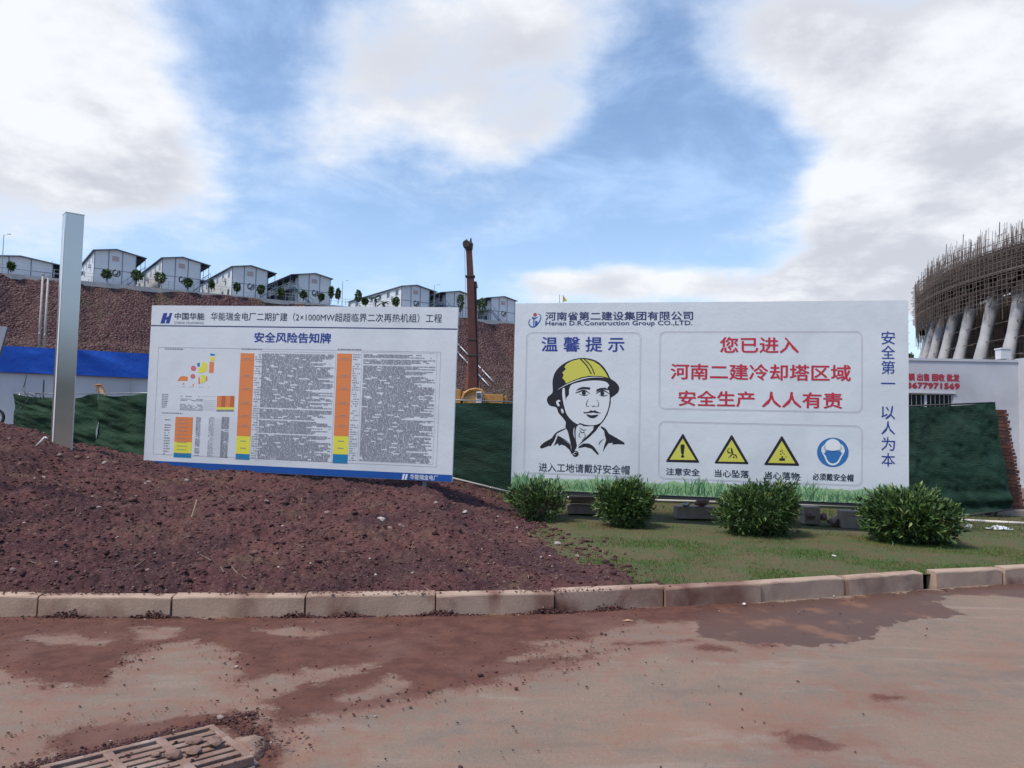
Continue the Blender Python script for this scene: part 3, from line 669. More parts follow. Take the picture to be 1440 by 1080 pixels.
INK_ORANGE = mat('orange ink', (.72, .23, .07), .5); INK_YEL = mat('yellow ink', (.74, .70, .07), .5); INK_CYAN = mat('cyan ink', (.01, .20, .42), .5)
INK_BAND = mat('blue band ink', (.008, .085, .36), .45, (.008, .075, .32), 2); INK_GREY = ink('grey ink', (.22, .23, .27)); INK_LINE = ink('faint line ink', (.42, .38, .44)); INK_WHITE = ink('white ink', (.75, .78, .8))
INK_FINE = ink('small print ink', (.27, .27, .30)); INK_HELM = ink('helmet yellow ink', (.60, .58, .09)); INK_MUTED = ink('dark orange ink', (.52, .13, .04))
def vinyl(name):
    return mat(name, (.68, .72, .755), .38, (.63, .675, .72), 1.3, bump=.3, bscale=2.6, bdist=.03, spec=.5, contrast=(.3, .7), c3=(.59, .635, .675), s3=.8)
VINYL = vinyl('printed vinyl')
B1 = Board((-6.1316, 12.9, .8641), -.1846, .0126, .0165, 5.322, 2.709, 'white safety risk notice board with small-print tables and blue bottom band, behind the dirt mound')
B2 = Board((.0186, 12.4, .6501), -.1988, .006, .006, 5.895, 2.995, 'large white sign board with helmeted worker drawing, red slogans and warning symbols above the shrubs')
def board_body(B, posts, foot):
    W, H = B.W, B.H
    # vinyl skin stretched on the frame, slightly wavy, wrapped round the edge
    nx, nz = 40, 20; X, Z = np.meshgrid(np.linspace(0, W, nx), np.linspace(0, H, nz))
    me = gridmesh('panel', X, np.zeros_like(X), Z, True); o = meshobj('panel', me, VINYL, B.root)
    fr = MB(); t = .04
    fr.bbox(0, W, .003, .045, 0, t).bbox(0, W, .003, .045, H - t, H).bbox(0, t, .003, .045, t, H - t).bbox(W - t, W, .003, .045, t, H - t)
    for k in range(1, 5): fr.bbox(W * k / 5 - .02, W * k / 5 + .02, .004, .044, t, H - t)
    fr.bbox(t, W - t, .046, .07, H * .33, H * .33 + .04).bbox(t, W - t, .046, .07, H * .7, H * .7 + .04)
    fr.build('frame', M['steel_white'], B.root)
    MB().bbox(-.003, W + .003, .002, .045, -.003, -.0005).bbox(-.003, W + .003, .0, .045, H + .0005, H + .003).bbox(-.003, -.0005, 0, .045, 0, H).bbox(W + .0005, W + .003, 0, .045, 0, H).build('wrapped_edge', INK_WHITE, B.root)
    for x in posts:
        MB().bbox(x - .03, x + .03, .072, .132, foot, H * .95).build('post', M['galv'], B.root)
board_body(B1, (.35, 1.9, 3.4, 4.86), -1.1); board_body(B2, (.4, 2.1, 3.8, 5.5), -.6)

def rect(x0, y0, x1, y1): return [(x0, y0), (x1, y0), (x1, y1), (x0, y1)]
def z1(x, y): return (190 + x / 3.064, 410 + y / 3.064)          # crops the shapes were read from
def z2(x, y): return (200 + x / 6.545, 420 + y / 6.545)
def z5(x, y): return (225 + x / 12, 480 + y / 12)
def board1():
    B = B1; W, H = B.W, B.H
    hl = lambda f, *q: [f(*p) for p in q]
    B.polys('logo', [hl(z2, (196, 132), (232, 132), (222, 172), (246, 160), (253, 132), (277, 132), (250, 228), (216, 228), (226, 190), (214, 197), (206, 228), (167, 228))], INK_BLUE, 1, 'blue slanted double bar emblem')
    B.text('中国华能', 245.8, 444.7, 287.4, 444.5, 9.6, INK_DARK, .012)
    B.text('CHINA HUANENG', 244.8, 453.9, 286.6, 453.8, 3.3, INK_GREY, 0)
    B.text('华能瑞金电厂二期扩建（2×1000MW超超临界二次再热机组）工程', 296.6, 446.6, 621.6, 445.6, 12, INK_DARK, .0)
    B.text('安全风险告知牌', 358, 474.8, 465.2, 475, 14.2, INK_BLUE, .026, label='blue bold heading')
    v = B.uv(425, 460.3)[1]; B.polys('header_line', [[(0, v - .009), (W, v - .009), (W, v + .009), (0, v + .009)]], INK_NAVY, 1, px=False)
    vb = (B.uv(201.4, 649)[1] + B.uv(635.8, 666)[1]) / 2
    B.polys('blue_band', [[(0, 0.001), (W, .001), (W, vb), (0, vb)]], INK_BAND, 1, px=False)
    B.polys('logo', [hl(lambda x, y: (x, y), (567, 666.3), (569.6, 666.5), (567.6, 674.4), (565, 674.2)), hl(lambda x, y: (x, y), (571, 666.6), (573.7, 666.8), (571.6, 674.6), (569, 674.4))], INK_WHITE, 2, 'white slanted double bar emblem')
    B.text('华能瑞金电厂', 576.8, 670.6, 616, 671.8, 7.2, INK_WHITE, .01, 2)
    # boxes round the tables
    def frame(q, w=.006):
        (a, b), (c, d) = B.uv(*q[0]), B.uv(*q[1])
        return [[(a, b), (c, b), (c, b - w), (a, b - w)], [(a, d), (c, d), (c, d + w), (a, d + w)], [(a, b), (a + w, b), (a + w, d), (a, d)], [(c - w, b), (c, b), (c, d), (c - w, d)]]
    B.polys('table_lines', frame(((223, 488), (614, 657))) + frame(((366, 494), (466, 650)), .004) + frame(((509, 495), (609, 653)), .004), INK_LINE, 1, px=False)
    def colbar(xt, xb, w, segs):   # segs: (y0,y1,material)
        u0 = (B.uv(xt, segs[0][0])[0] + B.uv(xb, segs[-1][1])[0]) / 2; ww = B.uv(xt + w, 550)[0] - B.uv(xt, 550)[0]
        for y0, y1, m in segs:
            a = B.uv(xt, y0)[1]; b = B.uv(xb, y1)[1]
            B.polys('colour_bar', [[(u0, a), (u0 + ww, a), (u0 + ww, b), (u0, b)]], m, 1, px=False)
        return u0, ww
    dash = []
    def lines(x0, x1, y0, y1, rows, fill=.8, mind=.012, maxd=.06, ragged=.35, th=.45, col=dash):
        u0, v0 = B.uv(x0, y0); u1, v1 = B.uv(x1, y1); p = (v0 - v1) / rows
        for r in range(rows):
            v = v0 - p * (r + .5); u = u0; end = u1 - (random.random() ** 3) * (u1 - u0) * ragged
            if random.random() < .06: continue
            while u < end:
                w = random.uniform(mind, maxd); e = min(u + w, end)
                if random.random() < fill:
                    t = p * th * random.uniform(.7, 1.0) / 2; col.append([(u, v - t), (e, v - t), (e, v + t), (u, v + t)])
                u = e + random.uniform(.004, .014)
    for (xt, xb, w, segs) in ((337.5, 332.2, 19.5, [(496.5, 613, INK_ORANGE), (613, 638, INK_YEL), (638, 646, INK_CYAN)]), (473.3, 468.6, 21, [(497, 613, INK_ORANGE), (613, 638.5, INK_YEL), (638.5, 651.3, INK_CYAN)])):
        u0, ww = colbar(xt, xb, w, segs)
        cuts = []
        for k, y in enumerate((506, 530, 548, 568, 586, 600)):
            v = B.uv(xt, y)[1]; cuts.append([(u0, v), (u0 + ww, v), (u0 + ww, v - .003), (u0, v - .003)]); cuts.append([(u0 + ww * .3, v + .03), (u0 + ww * .75, v + .03), (u0 + ww * .75, v + .018), (u0 + ww * .3, v + .018)])
        for y in (620, 630): v = B.uv(xt, y)[1]; cuts.append([(u0 + ww * .3, v + .006), (u0 + ww * .7, v + .006), (u0 + ww * .7, v - .006), (u0 + ww * .3, v - .006)])
        B.polys('bar_marks', cuts, INK_FINE, 2, px=False)
        lines(xt + w + 2.5, xt + w + 7, 497, 649, 46, .8, .01, .03, .6, .4)
    colbar(246.2, 244.8, 24.6, [(586, 621, INK_ORANGE), (621, 636.5, INK_YEL), (636.5, 643, INK_CYAN)])
    u0, v0 = B.uv(246, 590); B.polys('bar_marks', [[(u0 + .06, v - .003), (u0 + .24, v - .003), (u0 + .24, v + .006), (u0 + .06, v + .006)] for v in [v0 - k * .062 for k in range(10)]], INK_FINE, 2, px=False)
    for k in range(4): colbar(305 + k * 6.2, 304.8 + k * 6.2, 5.9, [(556.5, 572.5, INK_MUTED if k % 2 else INK_ORANGE), (572.5, 576, INK_YEL), (576, 578.6, INK_GREY)])
    # left colour map
    def zp(*q): return [z5(*p) for p in q]
    circ = lambda cx, cy, r: [z5(cx + r * math.cos(t * PI / 8), cy + r * math.sin(t * PI / 8)) for t in range(16)]
    B.polys('zone_map', [zp((835, 345), (912, 345), (905, 532), (828, 532)), zp((290, 665), (345, 592), (400, 585), (470, 600), (465, 668)), zp((645, 625), (665, 590), (680, 720), (650, 715)), zp((780, 590), (798, 590), (798, 668), (770, 668)), circ(398, 715, 16), circ(560, 735, 14)], INK_ORANGE, 1, 'orange areas of the small colour map', True)
    B.polys('zone_map', [zp((730, 335), (800, 380), (790, 500), (690, 545), (640, 520), (655, 450), (700, 430), (700, 380)), zp((850, 262), (920, 262), (920, 330), (845, 330)), zp((690, 570), (770, 570), (760, 690), (690, 710))], INK_YEL, 1, 'yellow areas of the small colour map', True)
    B.polys('zone_map', [circ(566, 455, 46), circ(555, 590, 42)], mat('rose ink', (.62, .16, .17), .5), 1, 'red discs of the small colour map')
    B.polys('zone_map', [zp((628, 365), (672, 358), (672, 425), (630, 425)), zp((850, 200), (925, 215), (930, 240), (850, 240))], INK_CYAN, 1, 'blue areas of the small colour map')
    lines(256, 294, 543, 545, 1, .8)
    # text blocks
    lines(369, 464, 496.5, 650, 84, .93, .015, .10, .35, .72); lines(511.5, 607, 497.5, 652, 84, .93, .015, .10, .40, .72)
    lines(228, 236, 553, 576, 9, .9, .03, .07, .3, .45); lines(254, 286, 554, 578, 12, .8, .02, .05, .2, .5)
    lines(287, 303, 556, 578, 8, 1, .2, .3, .0, .12)
    lines(276, 280, 586, 643, 34, .95, .02, .05, .1, .6); lines(294, 299, 586, 643, 36, .9, .015, .03, .3, .5); lines(312, 320, 586, 644, 44, .95, .03, .08, .1, .75); lines(301, 311, 588, 643, 30, 1, .2, .3, 0, .12); lines(232, 238, 588, 640, 14, .8, .02, .05, .3, .4)
    for x0, x1, y in ((232, 258.5, 490.6), (340, 368, 490.8), (475, 508, 491.2), (229.5, 242, 548.4), (228, 257, 580.8)): lines(x0, x1, y - 1.4, y + 1.4, 1, 1, .03, .035, 0, .8)
    o = B.polys('small_print', dash, INK_FINE, 2, px=False); o['kind'] = 'stuff'
board1()

def q6(x, y): return (700 + x / 3.723, 410 + y / 3.723)
def qp(x, y): return (740 + x / 6.75, 490 + y / 6.75)
def ql(x, y): return (735 + x / 30.85, 430 + y / 30.85)
def qa(x, y): return (930 + x / 11.077, 600 + y / 11.077)
def qb(x, y): return (1060 + x / 9.6, 600 + y / 9.6)
def smooth(pts, k=4):
    n = len(pts); o = []
    for i in range(n):
        p0, p1, p2, p3 = [Vector(pts[(i + j) % n]) for j in (-1, 0, 1, 2)]
        for s in range(k):
            t = s / k; o.append(tuple(.5 * ((2 * p1) + (p2 - p0) * t + (2 * p0 - 5 * p1 + 4 * p2 - p3) * t * t + (3 * p1 - p0 - 3 * p2 + p3) * t ** 3)))
    return o
def stroke(pts, w, taper=True, k=5):
    P = [Vector(p) for p in pts]; Q = []
    if len(P) > 2:
        E = [P[0] * 2 - P[1]] + P + [P[-1] * 2 - P[-2]]
        for i in range(1, len(E) - 2):
            for s in range(k):
                t = s / k; Q.append(.5 * ((2 * E[i]) + (E[i + 1] - E[i - 1]) * t + (2 * E[i - 1] - 5 * E[i] + 4 * E[i + 1] - E[i + 2]) * t * t + (3 * E[i] - E[i - 1] - 3 * E[i + 1] + E[i + 2]) * t ** 3))
        Q.append(P[-1])
    else: Q = P
    L = []; R = []; n = len(Q)
    for i, p in enumerate(Q):
        d = (Q[min(i + 1, n - 1)] - Q[max(i - 1, 0)]).normalized(); nn = Vector((-d.y, d.x)); t = i / (n - 1); ww = w / 2 * ((.35 + .65 * math.sin(PI * t)) if taper else 1)
        L.append(tuple(p + nn * ww)); R.append(tuple(p - nn * ww))
    return L + R[::-1]
def circle(cx, cy, rx, ry=None, n=24, a0=0): return [(cx + rx * math.cos(2 * PI * k / n + a0), cy + (ry or rx) * math.sin(2 * PI * k / n + a0)) for k in range(n)]
def board2():
    B = B2; W, H = B.W, B.H
    mp = lambda f, L: [f(*p) for p in L]
    # company emblem
    B.polys('logo', [mp(ql, circle(538, 385, 78))], mat('emblem red', (.45, .06, .10), .5), 2, 'red dot of the emblem')
    B.polys('logo', [mp(ql, stroke([(345, 560), (285, 640), (270, 760), (330, 880), (430, 925), (540, 890), (640, 800), (740, 660), (790, 520), (760, 400), (650, 345)], 60)), mp(ql, [(400, 470), (500, 510), (600, 500), (710, 465), (640, 510), (570, 560), (510, 600), (500, 870), (455, 870), (460, 590), (400, 545)]), mp(ql, [(540, 650), (590, 640), (650, 690), (640, 760), (590, 870), (530, 870)])], mat('emblem blue', (.02, .10, .34), .5), 1, 'blue ring of the emblem')
    B.text('河南省第二建设集团有限公司', 767.1, 445.2, 974.3, 443.2, 12, INK_NAVY, .02)
    B.text('Henan D.R.Construction Group CO.,LTD.', 767.1, 456, 973.6, 454.3, 8.2, INK_NAVY, .02)
    B.text('温 馨 提 示', 761.8, 484.2, 877.8, 484, 20.5, INK_BLUE, .018, label='blue heading')
    B.text('进入工地请戴好安全帽', 757.7, 657, 885.3, 660.5, 12.6, INK_DARK, .008)
    B.text('您已进入', 1012.7, 485.3, 1122.8, 485, 22, INK_RED, .024); B.text('河南二建冷却塔区域', 943.3, 522.6, 1196, 524.3, 22, INK_RED, .024); B.text('安全生产 人人有责', 954.4, 560.6, 1184, 562.6, 22, INK_RED, .024)
    for t_, ys in (('安全第一', (474.8, 495, 516.5, 539)), ('以人为本', (580, 601.5, 624, 646.3))):
        for ch, y in zip(t_, ys):
            if ch == '一': B.text(ch, 1238.8, y, 1258.8, y + .3, 1.8, INK_BLUE, 0)
            else: B.text(ch, 1239.3, y, 1258.5, y + .3, 18.6, INK_BLUE, .004)
    for t_, a, b, y, h in (('注意安全', 936.8, 983.7, 663.4, 10), ('当心坠落', 1005, 1053, 666, 10.2), ('当心落物', 1075.6, 1124, 669, 10.6), ('必须戴安全帽', 1142.8, 1200, 671, 10)):
        B.text(t_, a, y - .4, b, y + .5, h, INK_DARK, .02)
    # rounded panel outlines
    def rr(x0, y0, x1, y1, r=.09, w=.005):
        (a, b), (c, d) = B.uv(x0, y0), B.uv(x1, y1); o = []
        for k, (cx, cy) in enumerate(((c - r, b - r), (a + r, b - r), (a + r, d + r), (c - r, d + r))):
            for t in range(7): an = (k * 90 + t * 15) * PI / 180; o.append((cx + r * math.cos(an), cy + r * math.sin(an), an))
        polys = []; n = len(o)
        for i in range(n):
            x, y, an = o[i]; x2, y2, an2 = o[(i + 1) % n]
            polys.append([(x, y), (x2, y2), (x2 - w * math.cos(an2), y2 - w * math.sin(an2)), (x - w * math.cos(an), y - w * math.sin(an))])
        return polys
    al = []
    for q in ((740.4, 467.5, 899, 671.5), (927.8, 466.2, 1213, 581), (926.5, 592.4, 1213, 684)):
        al += rr(*q); al += rr(q[0] + 1.6, q[1] + 1.6, q[2] - 1.6, q[3] - 1.6, .08, .003)
    B.polys('panel_outline', al, INK_LINE, 1, px=False)
    # worker drawing
    S = [(525, 90), (600, 97), (670, 120), (730, 170), (775, 235), (800, 285), (850, 320), (882, 368), (872, 415), (830, 452), (803, 470), (802, 520), (787, 575), (770, 627), (738, 682), (708, 718), (690, 738), (640, 735), (560, 738), (505, 722), (472, 760), (470, 860), (480, 930), (445, 985), (425, 1000), (428, 940), (398, 800), (372, 745), (375, 700), (340, 650), (305, 610), (285, 560), (225, 542), (197, 500), (205, 460), (240, 430), (252, 400), (250, 310), (275, 225), (340, 155), (430, 108)]
    FC = [(430, 345), (500, 322), (600, 306), (700, 306), (760, 320), (786, 350), (770, 375), (785, 400), (792, 460), (788, 520), (778, 570), (760, 620), (732, 672), (700, 708), (650, 727), (580, 727), (525, 712), (470, 690), (425, 640), (395, 580), (380, 520), (382, 470), (405, 440), (408, 390)]
    ST = [(345, 385), (365, 380), (370, 450), (386, 540), (412, 610), (452, 668), (505, 712), (480, 716), (430, 680), (385, 625), (358, 540), (343, 450)]
    YE = [(380, 150), (430, 120), (500, 102), (560, 102), (640, 122), (700, 162), (745, 217), (780, 278), (700, 262), (600, 260), (520, 275), (440, 305), (380, 333), (365, 303), (343, 282), (356, 250), (343, 230), (378, 195), (362, 178)]
    sm = lambda L: mp(qp, smooth(L))
    coll = [[(130, 930), (165, 895), (240, 852), (290, 812), (268, 870), (232, 928), (215, 925), (150, 950), (133, 945)],
            [(300, 825), (350, 862), (420, 915), (432, 1000), (408, 960), (370, 925), (335, 912), (310, 925), (300, 900), (262, 925), (280, 880)],
            [(715, 738), (755, 762), (785, 808), (860, 850), (930, 893), (935, 912), (870, 908), (815, 912), (825, 895), (780, 900), (752, 940), (726, 985), (738, 930), (758, 870), (745, 820), (738, 780), (705, 748)],
            [(500, 930), (545, 900), (600, 903), (640, 930), (690, 1000), (680, 1012), (620, 952), (560, 935), (495, 946)],
            [(640, 735), (702, 722), (662, 780), (590, 850), (488, 928), (540, 868), (600, 810), (636, 770)]]
    BK = M['black']
    B.polys('helmet_outline', [sm(S)], BK, 1, 'black outline of a worker in a safety helmet')
    for c in coll: B.polys('collar', [mp(qp, c)], BK, 1)
    for st in (stroke([(245, 850), (285, 805), (340, 775), (388, 755)], 13), stroke([(310, 832), (370, 870), (430, 915)], 7), stroke([(735, 860), (700, 890), (690, 918)], 9)): B.polys('collar', [mp(qp, st)], BK, 1)
    B.polys('button', [mp(qp, circle(468, 1000, 30))], BK, 1); B.polys('button_mark', [mp(qp, stroke([(485, 985), (462, 985), (450, 1002), (470, 1012)], 6))], VINYL, 2)
    B.polys('drawing_line', [mp(qp, q) for q in (stroke([(395, 775), (415, 850), (440, 905)], 6), stroke([(505, 750), (540, 775), (570, 770)], 8), stroke([(515, 790), (500, 830), (520, 850)], 6), stroke([(545, 790), (560, 835), (525, 875)], 6), stroke([(505, 770), (530, 800), (555, 790)], 8), stroke([(520, 690), (530, 712), (545, 740)], 8))], BK, 1.5)
    SKIN = ink('portrait paper', (.68, .715, .75), .42)
    B.polys('face', [sm(FC)], SKIN, 2, 'pale face of the drawing'); B.polys('chin_strap', [sm(ST)], SKIN, 2.3)
    B.polys('helmet_rim', [mp(qp, stroke([(303, 389), (380, 345), (470, 308), (560, 282), (650, 272), (730, 276)], 9))], SKIN, 2.6)
    B.polys('ear', [mp(qp, smooth([(283, 508), (308, 488), (326, 500), (305, 512), (318, 540), (300, 548)]))], SKIN, 2); B.polys('ear', [mp(qp, smooth([(330, 575), (350, 580), (354, 615), (336, 606)]))], SKIN, 2)
    B.polys('drawing_line', [mp(qp, stroke([(455, 750), (452, 800), (458, 850)], 9))], SKIN, 2)
    B.polys('helmet', [mp(qp, YE)], INK_HELM, 3, 'yellow helmet of the drawing')
    for nm_, f in (('helmet_ridge', stroke([(515, 100), (575, 165), (618, 242)], 11, False)), ('helmet_ridge', stroke([(550, 100), (612, 165), (650, 246)], 10, False)),
            ('eyebrow', [(470, 402), (500, 376), (540, 364), (608, 370), (605, 390), (540, 384), (500, 393)]), ('eyebrow', [(665, 412), (668, 388), (700, 376), (750, 372), (792, 396), (740, 390), (695, 397)]),
            ('eyelid', stroke([(466, 422), (505, 410), (550, 397), (605, 428)], 12)), ('pupil', circle(547, 422, 19)), ('eyelid', stroke([(500, 432), (550, 446), (590, 436)], 6)),
            ('eyelid', stroke([(662, 430), (700, 406), (742, 402), (792, 432)], 12)), ('pupil', circle(722, 426, 19)), ('eyelid', stroke([(690, 440), (730, 450), (775, 442)], 7)),
            ('nose', stroke([(590, 480), (572, 520), (574, 545), (602, 548)], 6)), ('nose', stroke([(622, 538), (632, 552), (650, 545), (662, 552)], 6)), ('nose', stroke([(668, 485), (688, 520), (684, 545), (665, 552)], 6)),
            ('lip', [(543, 598), (560, 606), (590, 602), (615, 586), (631, 593), (652, 586), (680, 602), (714, 612), (680, 614), (630, 606), (575, 614), (546, 616)]), ('lip', smooth([(572, 625), (620, 634), (682, 628), (660, 652), (625, 661), (590, 648)]))):
        B.polys(nm_, [mp(qp, f)], BK, 4)
    # warning triangles
    def tri(f, o_, i_, lbl):
        B.polys('warning_sign', [mp(f, o_)], M['black'], 1, lbl); B.polys('warning_sign', [mp(f, i_)], INK_HELM, 2, 'yellow field of ' + lbl)
    tri(qa, [(325, 116), (345, 116), (592, 548), (582, 563), (80, 550), (74, 535)], [(333, 185), (535, 520), (130, 514)], 'black triangle with exclamation mark')
    tri(qa, [(1085, 133), (1105, 133), (1357, 570), (1347, 585), (835, 573), (829, 560)], [(1095, 205), (1300, 550), (885, 543)], 'black triangle with falling person')
    tri(qb, [(369, 131), (388, 131), (614, 515), (604, 530), (146, 518), (141, 505)], [(378, 193), (558, 496), (193, 488)], 'black triangle with falling objects')
    B.polys('symbol', [mp(qa, smooth([(300, 290), (330, 275), (362, 290), (355, 370), (345, 430), (315, 430), (303, 370)])), mp(qa, circle(331, 462, 25, 22))], M['black'], 3, 'exclamation mark')
    B.polys('symbol', [mp(qa, s_) for s_ in (stroke([(1085, 325), (1095, 360), (1105, 410), (1125, 440)], 26), stroke([(1035, 350), (1040, 400), (1090, 410)], 20), stroke([(1110, 410), (1085, 450), (1045, 488)], 16), stroke([(1115, 430), (1160, 450), (1178, 495)], 20), circle(1128, 476, 14), stroke([(1040, 350), (1060, 335)], 10, False))], M['black'], 3, 'falling figure')
    B.polys('symbol', [mp(qb, s_) for s_ in ([(345, 425), (420, 425), (420, 460), (345, 460)], circle(383, 410, 13), rect(350, 325, 368, 340), rect(375, 318, 390, 330), rect(352, 365, 375, 378), rect(385, 345, 400, 358), rect(405, 365, 418, 375), rect(425, 402, 440, 412), rect(372, 300, 380, 310))], M['black'], 3, 'falling objects above a head')
    BL = mat('sign blue ink', (.03, .16, .42), .5)
    B.polys('mandatory_sign', [mp(qb, circle(1067, 347, 214, 199, 40))], BL, 1, 'blue disc')
    B.polys('mandatory_sign', [mp(qb, smooth([(1065, 165), (1140, 195), (1180, 260), (1185, 320), (1067, 330), (950, 318), (950, 260), (990, 195)])), mp(qb, stroke([(925, 270), (920, 330), (960, 400), (1000, 480), (1067, 510), (1135, 480), (1180, 400), (1220, 330), (1210, 270)], 24)), mp(qb, smooth([(930, 270), (965, 240), (965, 340), (930, 350)])), mp(qb, smooth([(1172, 240), (1212, 270), (1210, 350), (1175, 340)]))], INK_WHITE, 2, 'white helmeted head')
    B.polys('mandatory_sign', [mp(qb, stroke([(965, 312), (1067, 330), (1170, 312)], 10, False))], BL, 3, 'blue helmet brim line')
    # printed grass along the foot of the board
    def vg(x, y): return B.uv(x, y)[1]
    top = .20; n = 30
    B.polys('printed_grass', [[(0, .001), (W, .001)] + [(W - W * k / n, top + random.uniform(-.03, .03)) for k in range(n + 1)]], mat('printed pale green', (.30, .48, .26), .5, (.42, .58, .36), 3), 1, px=False)
    cols = [mat('printed green ' + str(i), c, .5) for i, c in enumerate(((.16, .36, .15), (.10, .26, .12), (.30, .50, .22), (.07, .19, .10)))]
    cl = [[], [], [], []]
    for i in range(1500):
        x = random.uniform(0, W); hh = random.uniform(.04, .21) * (1.35 if abs(math.sin(x * 2.3 + 1)) > .8 else .9); l = random.uniform(-.12, .12); w = random.uniform(.004, .010)
        if x + l < 0 or x + l > W or x < w or x > W - w: continue
        b = random.uniform(.002, .06); m_ = (x + l * .35, b + hh * .65)
        cl[random.choice((0, 0, 1, 2, 2, 3))].append([(x - w, b), (x + w, b), (m_[0] + w * .7, m_[1]), (x + l, b + hh), (m_[0] - w * .7, m_[1])])
    for i in range(4): o = B.polys('printed_grass', cl[i], cols[i], 2 + i * .5, px=False); o['kind'] = 'stuff'
    MB().bbox(0, W, .01, .05, -.05, -.004).build('dark_bottom_rail', M['dark_steel'], B.root)
board2()

#PART2
# ------------------------------------------------------------------ netting
NET = mat('dark green netting', (.012, .038, .026), .8, (.021, .058, .040), 2.2, bump=.9, bscale=28, bdist=.03, contrast=(.3, .7), stretch=(.5, .5, 2.2), spec=.2, c3=(.024, .052, .038), s3=.9)
NET2 = mat('faded green netting', (.024, .058, .032), .85, (.038, .078, .044), 2.5, bump=.8, bscale=20, bdist=.03, contrast=(.3, .7), spec=.2, c3=(.018, .055, .034), s3=1.3)
def net_panel(a, b, top, bot, m, parent, seed, wr=.05, wave=0):
    """a cloth of netting from a to b; top / bot are heights at either end"""
    a, b = Vector(a), Vector(b); d = (b - a); L = d.length; d.normalize(); nn = Vector((-d.y, d.x, 0))
    nx = max(8, int(L / .045)); nz = 50
    T, K = np.meshgrid(np.linspace(0, 1, nx), np.linspace(0, 1, nz))
    zt = top[0] + (top[1] - top[0]) * T; zb = bot[0] + (bot[1] - bot[0]) * T
    sag = -.05 * 4 * T * (1 - T) + wave * (fbm(T * L * 1.3, T * 0 + seed, 3, seed) - .5)
    Z = zb + (zt + sag - zb) * K
    w = wr * ((fbm(T * L * .9 + seed, Z * 2.6 + T * 1.5, 4, seed, .6) - .5) * 2.4 + .35 * np.sin(T * L * 9 + Z * 1.2) * (fbm(T * L, Z, 2, seed + 3))) + .07 * (1 - K) ** 3 * (fbm(T * L * 2, K * 0, 2, seed + 5) - .3)
    X = a.x + d.x * L * T + nn.x * w; Y = a.y + d.y * L * T + nn.y * w
    return meshobj('netting', gridmesh('netting', X, Y, Z, True), m, parent)
def build_nets():
    # long stretch behind the two boards
    P = [(-11.0, 17.0), (-9.0, 16.7), (-7.0, 16.5), (-4.6, 16.3), (-2.2, 16.05), (.3, 15.75), (2.6, 15.4), (5.0, 15.1), (6.9, 14.8)]
    root = empty('netting_fence', (0, 0, 0), 0, 'long dark green net fence running behind both sign boards', 'fence')
    tops = [2.18, 2.20, 2.26, 2.27, 2.2, 2.16, 2.18, 2.2, 2.2]
    for i in range(len(P) - 1):
        bots = [ground(*P[i]) - .08, ground(*P[i + 1]) - .08]
        net_panel((*P[i], 0), (*P[i + 1], 0), tops[i:i + 2], bots, NET2 if i < 3 else NET, root, 11 + i, .10 if i < 3 else .06, .26 if i < 3 else .05)
        MB().tube((P[i][0], P[i][1] + .17, ground(*P[i]) - .3), (P[i][0], P[i][1] + .17, tops[i] + .03), .024, 8).build('post', M['galv'], root, True)
    MB().path([(x, y + .05, z + .01) for (x, y), z in zip(P, tops)], .012, 5).build('top_wire', M['galv'], root, True)
    MB().path([(p[0], p[1] - .12, ground(p[0], p[1] - .1) + .05) for p in P[4:]], .022, 6).build('bottom_pipe', M['concrete_pale'], root, True)
    # the flap of net beside the blue shed: bent wire and pale net scraps
    w = MB(); rnd = random.Random(3)
    for px, py, px2, py2 in ((33, 545, 38, 527), (31, 547, 40, 558), (38, 552, 52, 560), (40, 560, 30, 575), (50, 553, 51, 566), (50, 553, 68, 554), (56, 553, 57, 562), (61, 554, 62, 562), (30, 572, 20, 588)):
        w.tube(at(px, py, 16.6), at(px2, py2, 16.6), .008, 5)
    w.build('bent_wire', M['dark_steel'], root, True)
    # right stretch
    root = empty('netting_fence', (0, 0, 0), 0, 'dark green net screen right of the slogan board, in front of the white wall', 'fence')
    a = at(1262, 700, 14.1); b = at(1402, 700, 14.0); c = at(1421, 700, 14.0)
    a.z = b.z = c.z = 0
    nx, nz = 90, 70; T, K = np.meshgrid(np.linspace(0, 1, nx), np.linspace(0, 1, nz))
    tl, tr, br, bl = at(1255, 572, 14.15), at(1401, 566, 14.0), at(1424, 716, 13.9), at(1255, 733, 14.1)
    A = lambda q: np.array(q[:])[None, None, :]
    Pn = (A(tl) * (1 - T)[..., None] + A(tr) * T[..., None]) * K[..., None] + (A(bl) * (1 - T)[..., None] + A(br) * T[..., None]) * (1 - K)[..., None]
    Pn[..., 1] += .11 * (fbm(T * 4.5 + K * .6, K * 4 + T * 2, 4, 91, .6) - .5) * 2 + .05 * (fbm(T * 9, K * 3, 3, 92) - .5) - .05 * np.sin(K * 40 + T * 4) * sstep(.35, .0, K) * T
    Pn[..., 2] += -.03 * np.sin(PI * T) * K
    meshobj('netting', gridmesh('netting', Pn[..., 0], Pn[..., 1], Pn[..., 2], True), NET, root)
    for q, z in ((tl, 0), (tr, 0)): MB().tube((q.x, q.y + .07, .0), (q.x, q.y + .07, q.z + .03), .026, 8).build('post', M['galv'], root, True)
    MB().tube(tl + Vector((0, .05, 0)), tr + Vector((0, .05, 0)), .016, 6).build('top_rail', M['dark_steel'], root, True)
    MB().path([bl + Vector((0, -.02, -.02)), (bl + br) / 2 + Vector((0, -.02, -.03)), br + Vector((0, -.02, 0))], .014, 6).build('bottom_rail', M['dark_steel'], root, True)
build_nets()

